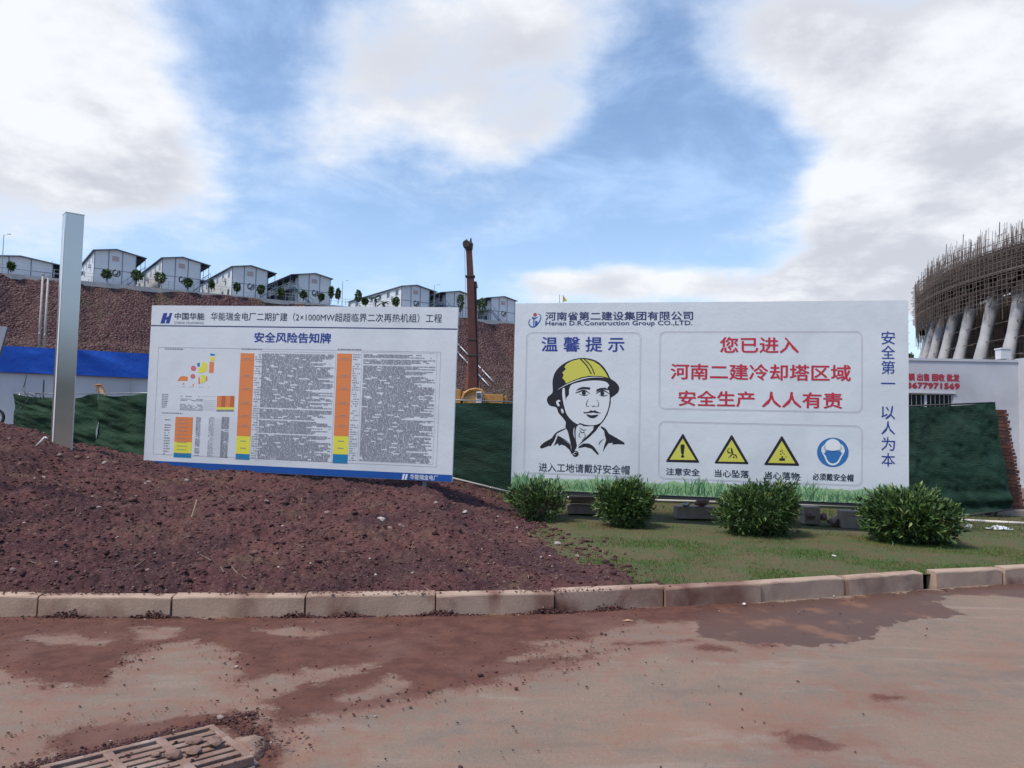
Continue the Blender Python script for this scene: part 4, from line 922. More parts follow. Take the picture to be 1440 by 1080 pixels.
# ------------------------------------------------------------------ steel pillar
def build_pillar():
    p = at(84, 632, 12.5); z0 = ground(p.x, p.y) - .15; top = at(98, 302, 12.5).z
    m = bpy.data.materials.new('brushed stainless steel'); m.use_nodes = True; t = m.node_tree; b = t.nodes['Principled BSDF']
    b.inputs['Metallic'].default_value = .92; b.inputs['Base Color'].default_value = (.56, .53, .49, 1); b.inputs['Roughness'].default_value = .30
    n = t.nodes.new('ShaderNodeTexNoise'); mp = t.nodes.new('ShaderNodeMapping'); mp.inputs['Scale'].default_value = (60, 60, .7); t.links.new(t.nodes.new('ShaderNodeTexCoord').outputs['Object'], mp.inputs[0]); t.links.new(mp.outputs[0], n.inputs['Vector']); n.inputs['Scale'].default_value = 2
    bu = t.nodes.new('ShaderNodeBump'); bu.inputs['Strength'].default_value = .12; bu.inputs['Distance'].default_value = .004; t.links.new(n.outputs[0], bu.inputs['Height']); t.links.new(bu.outputs[0], b.inputs['Normal'])
    n2 = t.nodes.new('ShaderNodeTexNoise'); n2.inputs['Scale'].default_value = 1.3; t.links.new(t.nodes['Texture Coordinate'].outputs['Object'], n2.inputs['Vector']); r_ = t.nodes.new('ShaderNodeMapRange'); r_.inputs[3].default_value = .13; r_.inputs[4].default_value = .24; t.links.new(n2.outputs[0], r_.inputs[0]); t.links.new(r_.outputs[0], b.inputs['Roughness'])
    root = empty('steel_pillar', (p.x + .02, p.y, z0), math.radians(40), 'tall square brushed steel pillar standing on the dirt mound left of the notice board', 'pillar')
    H = top - z0; w = .136
    # slightly dished faces
    X, Z = np.meshgrid(np.linspace(-w, w, 8), np.linspace(0, H, 40)); vs = []
    bm_ = MB().bbox(-w, w, -w, w, 0, H - .012); o = bm_.build('shaft', m, root); bevel(o, .006, 2)
    MB().bbox(-w - .003, w + .003, -w - .003, w + .003, H - .012, H).build('cap', m, root)
    film = mat('peeling protective film', (.62, .63, .64), .4)
    f = MB(); f.bbox(-w - .004, -w - .0005, -w - .004, -w + .10, .0, H * .93); f.build('protective_film', film, root)
    MB().bbox(w - .012, w + .003, -w - .005, -w + .004, .05, H * .33).build('protective_film', film, root)
    s = MB().tube((-w - .02, 0, .0), (-w - .02, 0, .02), .02, 6)
build_pillar()

# ------------------------------------------------------------------ blue shed
WHITEW = mat('white wall panel', (.56, .58, .60), .7, (.50, .52, .54), 1.2, c3=(.44, .46, .46), s3=.7)
def build_shed():
    a = at(-70, 500, 23.6); b = at(232, 505, 26.2); a.z = b.z = 0; d = (b - a); L = d.length; rz = math.atan2(d.y, d.x)
    root = empty('site_shed', a, rz, 'low white shed with a crumpled bright blue fascia, behind the green netting at left', 'shed')
    zt = 3.93; zb = 3.10
    blue = mat('blue sheeting', (.006, .105, .56), .42, (.005, .085, .48), 1.5, bump=.5, bscale=1.8, bdist=.08)
    n = 6
    for k in range(n): MB().bbox(L * k / n + .004, L * (k + 1) / n - .004, .0, .06, 0, zb).build('wall_panel', WHITEW, root)
    MB().bbox(0, L, .07, 3.5, 0, zb - .02).build('body', WHITEW, root)
    X, Z = np.meshgrid(np.linspace(-.1, L + .1, 260), np.linspace(zb, zt, 26))
    Y = -.10 + .05 * (fbm(X * .7 + Z * 1.2, Z * .8, 4, 31) - .5) - .035 * np.abs(np.sin(X * 1.1 + 1.5 * Z + 2 * fbm(X * .5, Z * 2, 2, 9))) ** 8
    ce = meshobj('blue_fascia', gridmesh('blue_fascia', X, Y, Z + .02 * (fbm(X * .8, Z * 0, 3, 5) - .5), True), blue, root)
    MB().bbox(-.1, L + .1, -.06, 3.6, zb + .01, zb + .05).bbox(-.1, L + .1, -.05, 3.6, zt - .06, zt - .02).build('roof', blue, root)
    # door with thin dark line
    MB().bbox(2.5, 2.53, -.01, 0, .2, 2.9).build('dark_seam', M['dark_steel'], root)
build_shed()
# small leaning yellow frame
def build_yframe():
    p = [at(134.5, 541, 17.6), at(142.5, 541, 17.6), at(150, 557, 17.6), at(142, 559, 17.6)]
    root = empty('leaning_frame', at(146, 575, 17.6), 0, 'small orange rimmed panel leaning above the netting beside the pillar', 'panel')
    o = root.location.copy(); low = [q - o for q in p]; ext = (low[2] - low[1]) * 1.0
    low[2] = low[2] + ext; low[3] = low[3] + ext
    m = mat('orange wood', (.42, .17, .04), .7)
    for i in range(4): MB().tube(low[i], low[(i + 1) % 4], .018, 5).build('frame_bar', m, root)
    MB().add([q + Vector((0, .01, 0)) for q in low] + [q + Vector((0, .02, 0)) for q in low], [(0, 1, 2, 3), (7, 6, 5, 4)]).build('sheet', mat('cream sheet', (.55, .45, .33), .7), root)
build_yframe()

# ------------------------------------------------------------------ board seen from the side at the left edge, and wheel
def build_left_bits():
    root = empty('sign_board', at(-30, 640, 8.6), 0, 'white sign panel with thick dark grey edge, leaning in at the left border', 'sign')
    root.location.z = ground(root.location.x, root.location.y) - .1
    o = root.location.copy(); tr = at(9, 461, 8.6) - o
    R = Matrix.Rotation(math.radians(13), 3, 'Y') @ Matrix.Rotation(math.radians(26), 3, 'Z')
    def P(u, v, w): return tr + R @ Vector((u, v, w))
    def slab(name, u0, u1, v0, v1, w0, w1, m):
        vs = [P(u, v, w) for u in (u0, u1) for v in (v0, v1) for w in (w0, w1)]
        MB().add(vs, [(0, 1, 3, 2), (4, 6, 7, 5), (0, 4, 5, 1), (2, 3, 7, 6), (0, 2, 6, 4), (1, 5, 7, 3)]).build(name, m, root)
    slab('frame', -1.6, 0, .012, .16, -1.15, 0, mat('dark grey box edge', (.06, .063, .06), .6))
    slab('panel', -1.6, .0, 0, .011, -1.15, 0, WHITEW); slab('trim', -.03, .006, -.006, -.0005, -1.15, .012, M['steel_white'])
    for u in (-1.4, -.25):
        q = P(u, .18, -.3); MB().tube(q, (q.x, q.y, 0), .03, 6).build('post', M['galv'], root)
    root = empty('small_wheel', at(-6, 585, 15.5), 0, 'black tyred cart wheel just showing at the left border below the white shed wall', 'wheel')
    z = ground(root.location.x, root.location.y); root.location.z = z + .19
    def ring(R_, r, m, name):
        vs = []; fs = []; n, k = 28, 8
        for i in range(n):
            for j in range(k):
                A = 2 * PI * i / n; B = 2 * PI * j / k; rr_ = R_ + r * math.cos(B); vs.append((rr_ * math.cos(A), r * math.sin(B), rr_ * math.sin(A)))
                fs.append((i * k + j, ((i + 1) % n) * k + j, ((i + 1) % n) * k + (j + 1) % k, i * k + (j + 1) % k))
        MB().add(vs, fs).build(name, m, root, True)
    ring(.165, .025, mat('black rubber', (.015, .015, .015), .8), 'tyre'); ring(.13, .012, M['galv'], 'rim')
    for k in range(6): MB().tube((0, 0, 0), (.13 * math.cos(k * PI / 3), 0, .13 * math.sin(k * PI / 3)), .006, 5).build('spoke', M['galv'], root)
    MB().tube((0, -.05, 0), (0, .05, 0), .02, 8).build('hub', M['galv'], root)
build_left_bits()

# ------------------------------------------------------------------ white walled building at the right
def build_right_building():
    Y = 24.; x0 = 8.4; x1 = at(1432, 540, Y).x; zt = at(1360, 508.5, Y).z
    root = empty('white_building', (0, Y, 0), 0, 'white rendered building with red hand painted advertisement behind the green net screen', 'building')
    wm = mat('white render', (.50, .52, .56), .85, (.44, .45, .49), .8, bump=.1, bscale=12, c3=(.40, .41, .44), s3=.6)
    wz0, wz1 = 1.9, at(1320, 553.5, Y).z; wa, wb = at(1262, 560, Y).x, at(1341, 560, Y).x; mid = at(1303, 560, Y).x
    MB().bbox(x0, wa, 0, .25, 0, zt).bbox(wb, x1, 0, .25, 0, zt).bbox(wa, wb, 0, .25, 0, wz0).bbox(wa, wb, 0, .25, wz1, zt).build('wall', wm, root)
    MB().bbox(x0, x1, .26, 6, 0, zt - .05).build('body', M['dark_steel'], root)
    MB().bbox(x0 - .1, x1, -.03, 6.1, zt + .002, zt + .08).build('roof_edge', wm, root)
    for (p, q) in ((wa, mid), (mid, wb)):
        fr = MB(); t = .035; fr.bbox(p, q, .05, .10, wz1 - t, wz1).bbox(p, q, .05, .10, wz0, wz0 + t).bbox(p, p + t, .05, .10, wz0 + t, wz1 - t).bbox(q - t, q, .05, .10, wz0 + t, wz1 - t)
        w = fr.build('window', WHITEW, root)
        MB().bbox(p + t, q - t, .12, .13, wz0, wz1).build('pane', mat('dark window glass', (.015, .02, .025), .15), w)
        for k in range(1, 6): MB().tube((p + (q - p) * k / 6, .03, wz0), (p + (q - p) * k / 6, .03, wz1), .010, 5).build('grille_bar', M['galv'], w)
    MB().bbox(wa - .05, wb + .05, -.04, .0, wz1, wz1 + .05).build('lintel', WHITEW, root)
    # projecting end block
    xa = x1 + .0; MB().bbox(xa, xa + 4, -1.2, 5, 0, zt + .12).build('end_wall', wm, root)
    red = mat('red paint lettering', (.40, .03, .05), .7, (.30, .03, .05), 9)
    def txt(s, xl, xr, y, h, bold):
        c = bpy.data.curves.new('t', 'FONT'); c.body = s; c.resolution_u = 2; o = bpy.data.objects.new('t', c); COL.objects.link(o)
        me = bpy.data.meshes.new_from_object(o.evaluated_get(bpy.context.evaluated_depsgraph_get())); bpy.data.objects.remove(o)
        co = np.array([v.co[:] for v in me.vertices]); lo, hi = co.min(0), co.max(0); a, b = at(xl, y, Y), at(xr, y + .5, Y); hh = h / F * Y
        u = a.x + (co[:, 0] - lo[0]) / (hi[0] - lo[0]) * (b.x - a.x); v = (a.z + b.z) / 2 - hh / 2 + (co[:, 1] - lo[1]) / (hi[1] - lo[1]) * hh
        V = []; Fc = []; fl = [tuple(p.vertices) for p in me.polygons]
        for k, (du, dv) in enumerate(((0, 0), (bold, 0), (-bold, 0), (0, bold), (0, -bold))):
            V += list(zip(u + du, np.full(len(u), -.004 - .0004 * k), v + dv)); Fc += [tuple(i + k * len(u) for i in f) for f in fl]
        m2 = bpy.data.meshes.new('lettering'); m2.from_pydata(V, [], Fc); meshobj('lettering', m2, red, root)
    txt('模 出售 回收 批发', 1277.6, 1349, 530.6, 10, .014); txt('13677971569', 1270.5, 1349, 542.3, 7.5, .02)
    b = at(1433.5, 500, 23.4); r = empty('water_tank', (b.x, b.y + .8, zt + .12), 0, 'small pale block standing on top of the white wall at the right border', 'tank')
    MB().bbox(-.14, .16, -.15, .15, 0, .30).build('body', WHITEW, r); MB().bbox(-.16, .18, -.17, .17, .302, .345).build('lid', WHITEW, r)
build_right_building()

# ------------------------------------------------------------------ brick pier
def build_pier():
    Y = 14.35; a = at(1396, 640, Y); root = empty('brick_pier', (a.x, Y, .15), 0, 'ragged red brick wall end beside the right edge of the green net', 'wall')
    bm = [mat('brick ' + str(i), c, .9, tuple(q * .75 for q in c), 12, bump=.5, bscale=60, bdist=.004) for i, c in enumerate(((.13, .045, .035), (.17, .07, .05), (.10, .045, .04)))]
    meshes = []
    for i in range(3):
        o = MB().bbox(0, .232, 0, .11, 0, .055).build('brick', bm[i]); meshes.append(o.data); bpy.data.objects.remove(o)
    halves = []
    for i in range(3):
        o = MB().bbox(0, .112, 0, .11, 0, .055).build('brick', bm[i]); halves.append(o.data); bpy.data.objects.remove(o)
    z = .16; r = 0; rnd = random.Random(5); zt = at(1410, 576, Y).z - .15
    while z < zt:
        pyx = 1441 - (1441 - 1417) * (z / zt); xe = at(pyx, 650, Y).x - a.x
        x = xe - .232 + rnd.uniform(-.012, .012) + (.0 if r % 2 else .015); h_ = (r % 2 == 0)
        if h_: meshobj('brick', halves[rnd.randrange(3)], None, root, (x + .12, rnd.uniform(-.006, .006), z)); x -= .122
        while x > -.26:
            meshobj('brick', rnd.choice(meshes), None, root, (x + rnd.uniform(-.004, .004), rnd.uniform(-.006, .006), z)); x -= .242
        z += .066; r += 1
    mort = MB()
    prof = [(-.2, 0), (at(1441, 650, Y).x - a.x - .03, 0), (at(1418, 650, Y).x - a.x - .03, zt - .02), (-.2, zt - .02)]
    mort.extrude(prof, .02, .108).build('mortar', mat('mortar', (.20, .16, .14), .95), root)
    f = MB().bbox(-.05, .62, -.10, .22, 0, .155).build('footing', M['concrete'], root); bevel(f, .015)
build_pier()

# ------------------------------------------------------------------ cooling tower
def build_tower():
    C = Vector((81.6, 72.0, 0)); R = 38.
    root = empty('cooling_tower', C, 0, 'huge cooling tower shell under construction on raking concrete columns wrapped in scaffolding', 'tower')
    dark = mat('weathered scaffold tube', (.075, .062, .058), .8, (.105, .080, .070), .6)
    rust = mat('rusty reinforcement', (.12, .088, .075), .85, (.085, .068, .062), .5)
    ply = mat('dark formwork', (.030, .024, .022), .9, (.05, .036, .03), .8)
    conc = mat('fresh concrete column', (.40, .40, .41), .85, (.31, .31, .32), .7, bump=.3, bscale=3)
    a0, a1 = math.radians(120), math.radians(265)      # arc towards the camera
    def pt(r, a, z): return (r * math.cos(a), r * math.sin(a), z)
    # ring beam: facets of formwork
    n = 64
    for k in range(n):
        b0 = a0 + (a1 - a0) * k / n; b1 = a0 + (a1 - a0) * (k + 1) / n - .0012; r_in, r_out = R - 1.6, R - .7
        vs = [pt(r, b, z) for z in (14.9, 18.9) for b in (b0, b1) for r in (r_in, r_out)]
        MB().add(vs, [(0, 1, 3, 2), (4, 6, 7, 5), (0, 4, 5, 1), (2, 3, 7, 6), (0, 2, 6, 4), (1, 5, 7, 3)]).build('formwork_panel', ply, root)
    led = MB()
    for k in range(120):
        b0 = a0 + (a1 - a0) * k / 120; b1 = a0 + (a1 - a0) * (k + 1) / 120
        vs = [pt(r, b, z) for z in (16.35, 16.6) for b in (b0, b1) for r in (R - .8, R + .5)]
        led.add(vs, [(0, 1, 3, 2), (4, 6, 7, 5), (0, 4, 5, 1), (2, 3, 7, 6), (0, 2, 6, 4), (1, 5, 7, 3)])
    led.build('walkway', mat('walkway boards', (.16, .13, .12), .9), root)
    # columns in raking pairs
    npair = 27
    for k in range(npair):
        a = a0 + (a1 - a0) * (k + .5) / npair
        for s in (-1, 1):
            p = Vector(pt(R + 2.6, a + s * .020, 0)); q = Vector(pt(R - 1.2, a - s * .008 + .0, 15.0))
            MB().tube(p, q, .52, 12, .46, False).build('column', conc, root, True)
            j = p.lerp(q, .97)
    # scaffold lattice
    rnd = random.Random(11); sc = MB(); S2 = MB(); reb = MB(); toe = MB()
    na = 176
    for li, (rad, z0, z1, lev) in enumerate(((R + .55, 8.2, 19.2, 1.25), (R - 2.7, 0, 18.5, 1.5), (R - 4.6, 0, 18.5, 1.6))):
        for k in range(na):
            a = a0 + (a1 - a0) * k / na; zz0 = z0 if li else (13.3 + rnd.uniform(-1.2, .6))
            sc.tube(pt(rad, a, zz0), pt(rad + rnd.uniform(-.06, .06), a, z1 + rnd.uniform(-.2, .7)), .032, 3, cap=False)
        z = z0 if li else 13.6
        while z < z1:
            for k in range(0, na, 2):
                b0 = a0 + (a1 - a0) * k / na; b1 = a0 + (a1 - a0) * (k + 2.1) / na
                sc.tube(pt(rad, b0, z + rnd.uniform(-.05, .05)), pt(rad, b1, z + rnd.uniform(-.05, .05)), .030, 3, cap=False)
            z += lev if li else .42
        for k in range(0, na - 3, 3):
            b0 = a0 + (a1 - a0) * k / na; b1 = a0 + (a1 - a0) * (k + 3) / na
            zz = z0 if li else 13.4
            while zz < z1 - 3: sc.tube(pt(rad, b0, zz), pt(rad, b1, zz + 3), .035, 3, cap=False); zz += 3.4
    # thin horizontal runners outside the columns
    for z in np.arange(1.2, 14, 1.55):
        for k in range(0, na, 2):
            b0 = a0 + (a1 - a0) * k / na; b1 = a0 + (a1 - a0) * (k + 2.6) / na; rr_ = R + 2.2 - z * .2
            sc.tube(pt(rr_, b0, z), pt(rr_, b1, z + rnd.uniform(-.1, .1)), .030, 3, cap=False)
    for z in np.arange(4.5, 17.8, 1.35): sc.tube(pt(R + 1.2, math.radians(152.5), z), (pt(R + 3.4, math.radians(151), z)[0] - .6, pt(R + 3.4, math.radians(151), z)[1] + .8, z), .03, 3, cap=False)
    # transoms through the ring
    for k in range(0, na):
        a = a0 + (a1 - a0) * k / na
        for z in (15.2, 16.3, 17.5, 18.5): sc.tube(pt(R - 2.8, a, z), pt(R + .8 + rnd.uniform(0, .3), a, z), .035, 3, cap=False)
    o = sc.build('scaffold', dark, root, fix=False); o['kind'] = 'stuff'; o['label'] = 'dense dark scaffold tubes round the ring and between the columns'
    # reinforcement standing above the ring
    for k in range(2600):
        a = rnd.uniform(a0, a1); r_ = R - rnd.uniform(.2, 2.2); h = 18.3 + rnd.random() ** 1.4 * 2.9
        reb.tube(pt(r_, a, 18.2), pt(r_ - .15 + rnd.uniform(-.1, .1), a + rnd.uniform(-.004, .004), h + .3), .020, 3, cap=False)
    for k in range(46):
        a = a0 + (a1 - a0) * (k + rnd.uniform(-.2, .2)) / 46; reb.tube(pt(R - .9, a, 17.8), pt(R - 1.1, a, 20.6 + rnd.uniform(0, 1.5)), .036, 4, cap=False)
    for z in (18.9, 19.5, 20.1):
        for k in range(na): 
            if rnd.random() < (1.0 if z < 19.6 else .35):
                b0 = a0 + (a1 - a0) * k / na; b1 = a0 + (a1 - a0) * (k + 1.3) / na; reb.tube(pt(R - .3, b0, z), pt(R - .3, b1, z + rnd.uniform(-.08, .08)), .03, 3, cap=False)
    o = reb.build('reinforcement', rust, root, fix=False); o['kind'] = 'stuff'
    inf = MB()
    for k in range(420):
        a = rnd.uniform(a0, a1); r_ = R + .2 + rnd.uniform(0, .2); z = rnd.uniform(13.7, 17.4); da = rnd.uniform(.012, .03); h = rnd.uniform(.4, 1.1)
        inf.add([pt(r_, a, z), pt(r_, a + da, z), pt(r_, a + da, z + h), pt(r_, a, z + h), pt(r_ - .04, a, z), pt(r_ - .04, a + da, z), pt(r_ - .04, a + da, z + h), pt(r_ - .04, a, z + h)], [(0, 1, 2, 3), (7, 6, 5, 4), (0, 4, 5, 1), (2, 6, 7, 3)])
    o = inf.build('ring_boards', ply, root, fix=False); o['kind'] = 'stuff'
    # boards and sheets hung inside
    for k in range(150):
        a = rnd.uniform(a0, a1); r_ = R - 3.4 - rnd.random(); z = rnd.choice((1, 2.6, 4.2, 5.8, 7.4, 9, 10.6, 12.2)) + rnd.uniform(0, .4); da = rnd.uniform(.02, .05); h = rnd.uniform(.8, 1.9)
        S2.add([pt(r_, a, z), pt(r_, a + da, z), pt(r_, a + da, z + h), pt(r_, a, z + h), pt(r_ - .05, a, z), pt(r_ - .05, a + da, z), pt(r_ - .05, a + da, z + h), pt(r_ - .05, a, z + h)], [(0, 1, 2, 3), (7, 6, 5, 4), (0, 4, 5, 1), (2, 6, 7, 3)])
    o = S2.build('hung_boards', mat('rusty formwork boards', (.15, .085, .05), .9, (.09, .06, .045), .5), root); o['kind'] = 'stuff'
    back = MB()
    for k in range(60):
        b0 = a0 + (a1 - a0) * k / 60; b1 = a0 + (a1 - a0) * (k + 1) / 60; back.add([pt(R - 5, b0, 0), pt(R - 5, b1, 0), pt(R - 4.4, b1, 15.6), pt(R - 4.4, b0, 15.6), pt(R - 5.2, b0, 0), pt(R - 5.2, b1, 0), pt(R - 4.6, b1, 15.6), pt(R - 4.6, b0, 15.6)], [(0, 1, 2, 3), (7, 6, 5, 4)])
    back.build('inner_netting', mat('brown safety mesh', (.075, .055, .035), .95, (.05, .05, .032), .9), root)
build_tower()

# ------------------------------------------------------------------ piling rig / crane
def build_crane():
    Y = 45.; root = empty('crawler_crane', at(668, 600, Y), 0, 'yellow crawler crane with tall rust red boom standing between the two sign boards', 'crane')
    root.location.z = .1; o = root.location.copy()
    L = lambda px, py, dy=0: at(px, py, Y + dy) - o
    yel = mat('crane yellow paint', (.46, .24, .06), .6, (.34, .17, .05), 2, bump=.1, bscale=20); red = mat('rust red boom paint', (.095, .024, .018), .6, (.062, .018, .014), 3); drk = mat('greasy dark metal', (.03, .022, .02), .6)
    def box(name, px0, px1, py0, py1, d0, d1, m, bev=.03):
        a = L(px0, py1); b = L(px1, py0); q = MB().bbox(a.x, b.x, d0, d1, a.z, b.z).build(name, m, root); 
        if bev: bevel(q, bev)
        return q
    box('upper_body', 600, 650, 549, 600, -1.2, 1.2, yel); box('counterweight', 652, 672, 552, 600, -1.3, 1.3, yel)
    # arched guard seen over the net
    gu = MB(); pts = [L(652, 562), L(655, 555), L(662, 550.5), L(671, 549), L(679, 551), L(682, 556)]
    gu.path([p + Vector((0, -1.35, 0)) for p in pts], .09, 6).build('guard_rail', yel, root)
    cb = box('cab', 670.5, 679, 552.5, 600, -1.5, .2, WHITEW); a = L(671.8, 561); b = L(677.6, 554.5); MB().bbox(a.x, b.x, -1.54, -1.505, a.z, b.z).build('window', mat('cab glass', (.05, .06, .06), .15), cb).parent = cb
    box('engine_deck', 681, 708, 556, 600, -1.1, 1.1, yel); box('rear_step', 708.5, 713, 557.5, 600, -.9, .9, yel)
    for s in (-1, 1):
        t = MB(); pr = [(-3.1, .1), (2.9, .1), (3.3, .45), (2.9, .95), (-3.1, .95), (-3.5, .45)]; t.extrude(pr, s * 1.5 - .35, s * 1.5 + .35).build('track', drk, root)
        for k in range(5): MB().tube((-2.4 + k * 1.15, s * 1.5 - .4, .48), (-2.4 + k * 1.15, s * 1.5 + .4, .48), .3, 10).build('track_wheel', M['dark_steel'], root)
    MB().bbox(-2.6, 2.4, -1.1, 1.1, .7, 1.0).build('undercarriage', drk, root)
    # boom: four telescoping sections, each a box girder
    def sec(name, p, q, w, w2, m):
        p, q = L(*p), L(*q); d = (q - p).normalized(); s = Vector((0, 1, 0)).cross(d).normalized(); k = .85
        vs = []
        for c, ww in ((p, w), (q, w2)):
            for sx, sy in ((-1, -1), (1, -1), (1, 1), (-1, 1)): vs.append(c + s * (sx * ww / 2) + Vector((0, sy * ww / 2 * k, 0)))
        r = MB().add(vs, [(0, 1, 2, 3), (7, 6, 5, 4)] + [(i, (i + 1) % 4, (i + 1) % 4 + 4, i + 4) for i in range(4)]).build(name, m, root); bevel(r, .02); return r
    sec('boom_section', (665.5, 549), (664, 478), .50, .48, red); sec('boom_section', (664, 478), (661.5, 389), .46, .43, red); sec('boom_section', (661.5, 389), (659.6, 352), .39, .35, red)
    for y in (389, 478, 500): sec('boom_collar', (661.4 + (y - 389) * .028, y + 1.2), (661.4 + (y - 389) * .028, y - 1.2), .55, .55, drk)
    sec('hose_bundle', (671, 549), (668.3, 400), .20, .16, drk); sec('hose_bundle', (668.5, 405), (668, 396), .3, .2, drk)
    sec('lift_cylinder', (656.5, 548), (660.5, 492), .17, .12, mat('orange primer', (.24, .08, .05), .5)); sec('lift_cylinder', (664.5, 548), (666, 495), .13, .10, M['steel_white'])
    sec('boom_head', (659.6, 352), (658.8, 343), .40, .55, drk); sec('head_fork', (655.8, 345), (656.4, 336), .16, .06, drk); sec('head_fork', (661.5, 345), (662.3, 334.5), .22, .06, drk)
    MB().tube(L(656, 344) + Vector((0, -.25, 0)), L(656, 344) + Vector((0, .25, 0)), .22, 12).build('pulley', drk, root)
    MB().path([L(653.5, 345), L(655.5, 470)], .014, 4).build('hoist_cable', drk, root)
    MB().tube(L(643, 562, -3), L(712, 547, -3), .02, 4).build('guy_cable', M['galv'], root)
build_crane()

# ------------------------------------------------------------------ dormitories on the plateau
def build_houses():
    wall = mat('white sandwich panel', (.62, .65, .68), .6, (.56, .59, .62), .6); trim = mat('blue grey trim', (.10, .14, .20), .6); roofm = mat('grey blue roof sheet', (.13, .17, .22), .6)
    soff = mat('dark soffit', (.03, .035, .04), .8); rail = mat('pale railing', (.42, .45, .50), .6); glass = mat('window glass', (.05, .07, .09), .2); logo_k = mat('logo black', (.03, .03, .04), .6)
    ax = Vector((math.sin(math.radians(-36)), math.cos(math.radians(-36)), 0))       # long axis, going away
    gx = Vector((ax.y, -ax.x, 0)); rz = math.atan2(gx.y, gx.x); W = 6.0; Lh = 24.; PZ = 22.7
    def house(loc, label, H=5.8, corridor=1, wide=W, logo=True):
        root = empty('prefab_dormitory', loc, rz, label, 'building', 'prefab dormitories in a row on the hill')
        E = H - .55; rd = .55
        MB().extrude([(0, 0), (wide, 0), (wide, E), (wide / 2, H), (0, E)], 0, Lh).build('wall', wall, root)
        for x in (0, wide / 3, 2 * wide / 3, wide): MB().bbox(x - .05, x + .05, -.05, -.003, 0, (E + rd * (1 - abs(x / wide - .5) * 2)) - .03).build('wall_strip', trim, root)
        MB().bbox(.06, wide - .06, -.04, -.004, H / 2 - .15, H / 2 - .07).build('floor_strip', trim, root)
        oL, oR = (.35, 1.5) if corridor > 0 else (1.5, .35); sl = rd / (wide / 2)
        r = MB().extrude([(-oL, E - oL * sl + .01), (wide / 2, H + .01), (wide + oR, E - oR * sl + .01), (wide + oR, E - oR * sl + .13), (wide / 2, H + .13), (-oL, E - oL * sl + .13)], -.5, Lh + .3).build('roof', roofm, root)
        cx0 = wide + .05 if corridor > 0 else -1.4
        MB().bbox(cx0, cx0 + 1.35, .0, Lh, H / 2 - .2, H / 2 - .08).build('corridor_floor', trim, root)
        MB().bbox(cx0, cx0 + 1.35, .0, Lh, E - .45, E - .38).build('soffit', soff, root)
        xr = cx0 + 1.3 if corridor > 0 else cx0 + .05
        cr = MB(); 
        for z in (H / 2 + .25, H / 2 + .6, H / 2 + .95): cr.tube((xr, 0, z), (xr, Lh, z), .03, 4)
        cr.build('corridor_railing', rail, root)
        for y in np.arange(.1, Lh, 3.6): MB().tube((xr, y, 0), (xr, y, E - .4), .05, 4).build('corridor_post', trim, root)
        # windows and doors on both long sides
        for side in (0, 1):
            xs = -.02 if side == 0 else wide + .005
            for fl in (0, 1):
                for y in np.arange(1.2, Lh - 1, 3.6):
                    w = MB().bbox(xs, xs + .015, y, y + 1.3, fl * H / 2 + .9, fl * H / 2 + 2.1).build('window', rail, root)
                    MB().bbox(xs - .006, xs + .021, y + .1, y + 1.2, fl * H / 2 + 1, fl * H / 2 + 2).build('pane', glass, w)
        for y in np.arange(3.4, Lh - 1, 7.2):
            for fl in (0, 1): MB().bbox(*((-.42, -.02) if corridor > 0 else (wide + .02, wide + .42)), y, y + .75, fl * H / 2 + .5, fl * H / 2 + 1.05).build('air_conditioner', wall, root)
        if logo: MB().bbox(wide * .42, wide * .58, -.05, -.004, H * .72, H * .84).build('name_plate', mat('faded plate', (.42, .33, .33), .7), root)
        # outside stair on the gable, towards the corridor side
        st = MB(); xa = wide + 1.2 if corridor > 0 else -1.2; s = -1 if corridor > 0 else 1
        y0 = -.9; z1 = H / 2 - .1; x2 = xa + s * 3.4
        if logo is True or logo == 'stair':
            for q in (-.0, -.75): st.tube((xa, y0 + q, z1), (x2 - s * 0 + (0), y0 + q, .1), .07, 4)
            for k in range(11): xx = xa + (x2 - xa) * k / 11; st.bbox(xx - .14, xx + .14, y0 - .72, y0 - .03, z1 * (1 - k / 11) - .03, z1 * (1 - k / 11))
            st.tube((xa, y0 - .75, z1 + .95), (x2, y0 - .75, 1.0), .035, 4)
            for k in range(0, 5): xx = xa + (x2 - xa) * k / 4.; zz = z1 + (.1 - z1) * k / 4.; st.tube((xx, y0 - .75, zz), (xx, y0 - .75, zz + .95), .03, 4)
            st.tube((xa, y0, z1), (xa, y0, 0), .06, 4).tube((xa, y0 - .75, z1), (xa, y0 - .75, 0), .06, 4)
            st.build('outside_stair', trim, root)
        if logo:
            c = Vector((wide * .5 + .2, -.045, H * .42)); ring = MB(); n = 18; r1, r2 = .62, .44
            for k in range(n):
                if k in (3, 4): continue
                a, b = 2 * PI * k / n, 2 * PI * (k + 1) / n
                ring.add([c + Vector((r * math.cos(t), y, r * math.sin(t))) for y in (0, .03) for t, r in ((a, r1), (b, r1), (b, r2), (a, r2))], [(0, 1, 2, 3), (7, 6, 5, 4), (0, 4, 5, 1), (2, 6, 7, 3)])
            ring.build('emblem', logo_k, root)
            MB().add([c + Vector((x, -.01, z)) for x, z in ((-.35, -.3), (.05, -.42), (.38, .1), (.1, .3), (.12, 0), (-.1, -.15))], [(0, 1, 2, 3, 4, 5)]).build('emblem_swirl', logo_k, root, fix=False)
        return root
    lab = ['white two storey prefab hut just right of the steel pillar', 'white prefab hut with emblem, above the dirt slope and next right after the pillar hut', 'white prefab hut right above the left half of the notice board', 'white prefab hut with open dark corridor on its left, above the notice board heading', 'white prefab hut peeking over the notice board behind palm like trees', 'white prefab hut immediately left of the crane boom', 'white prefab hut between crane boom and slogan board, emblem in blue']
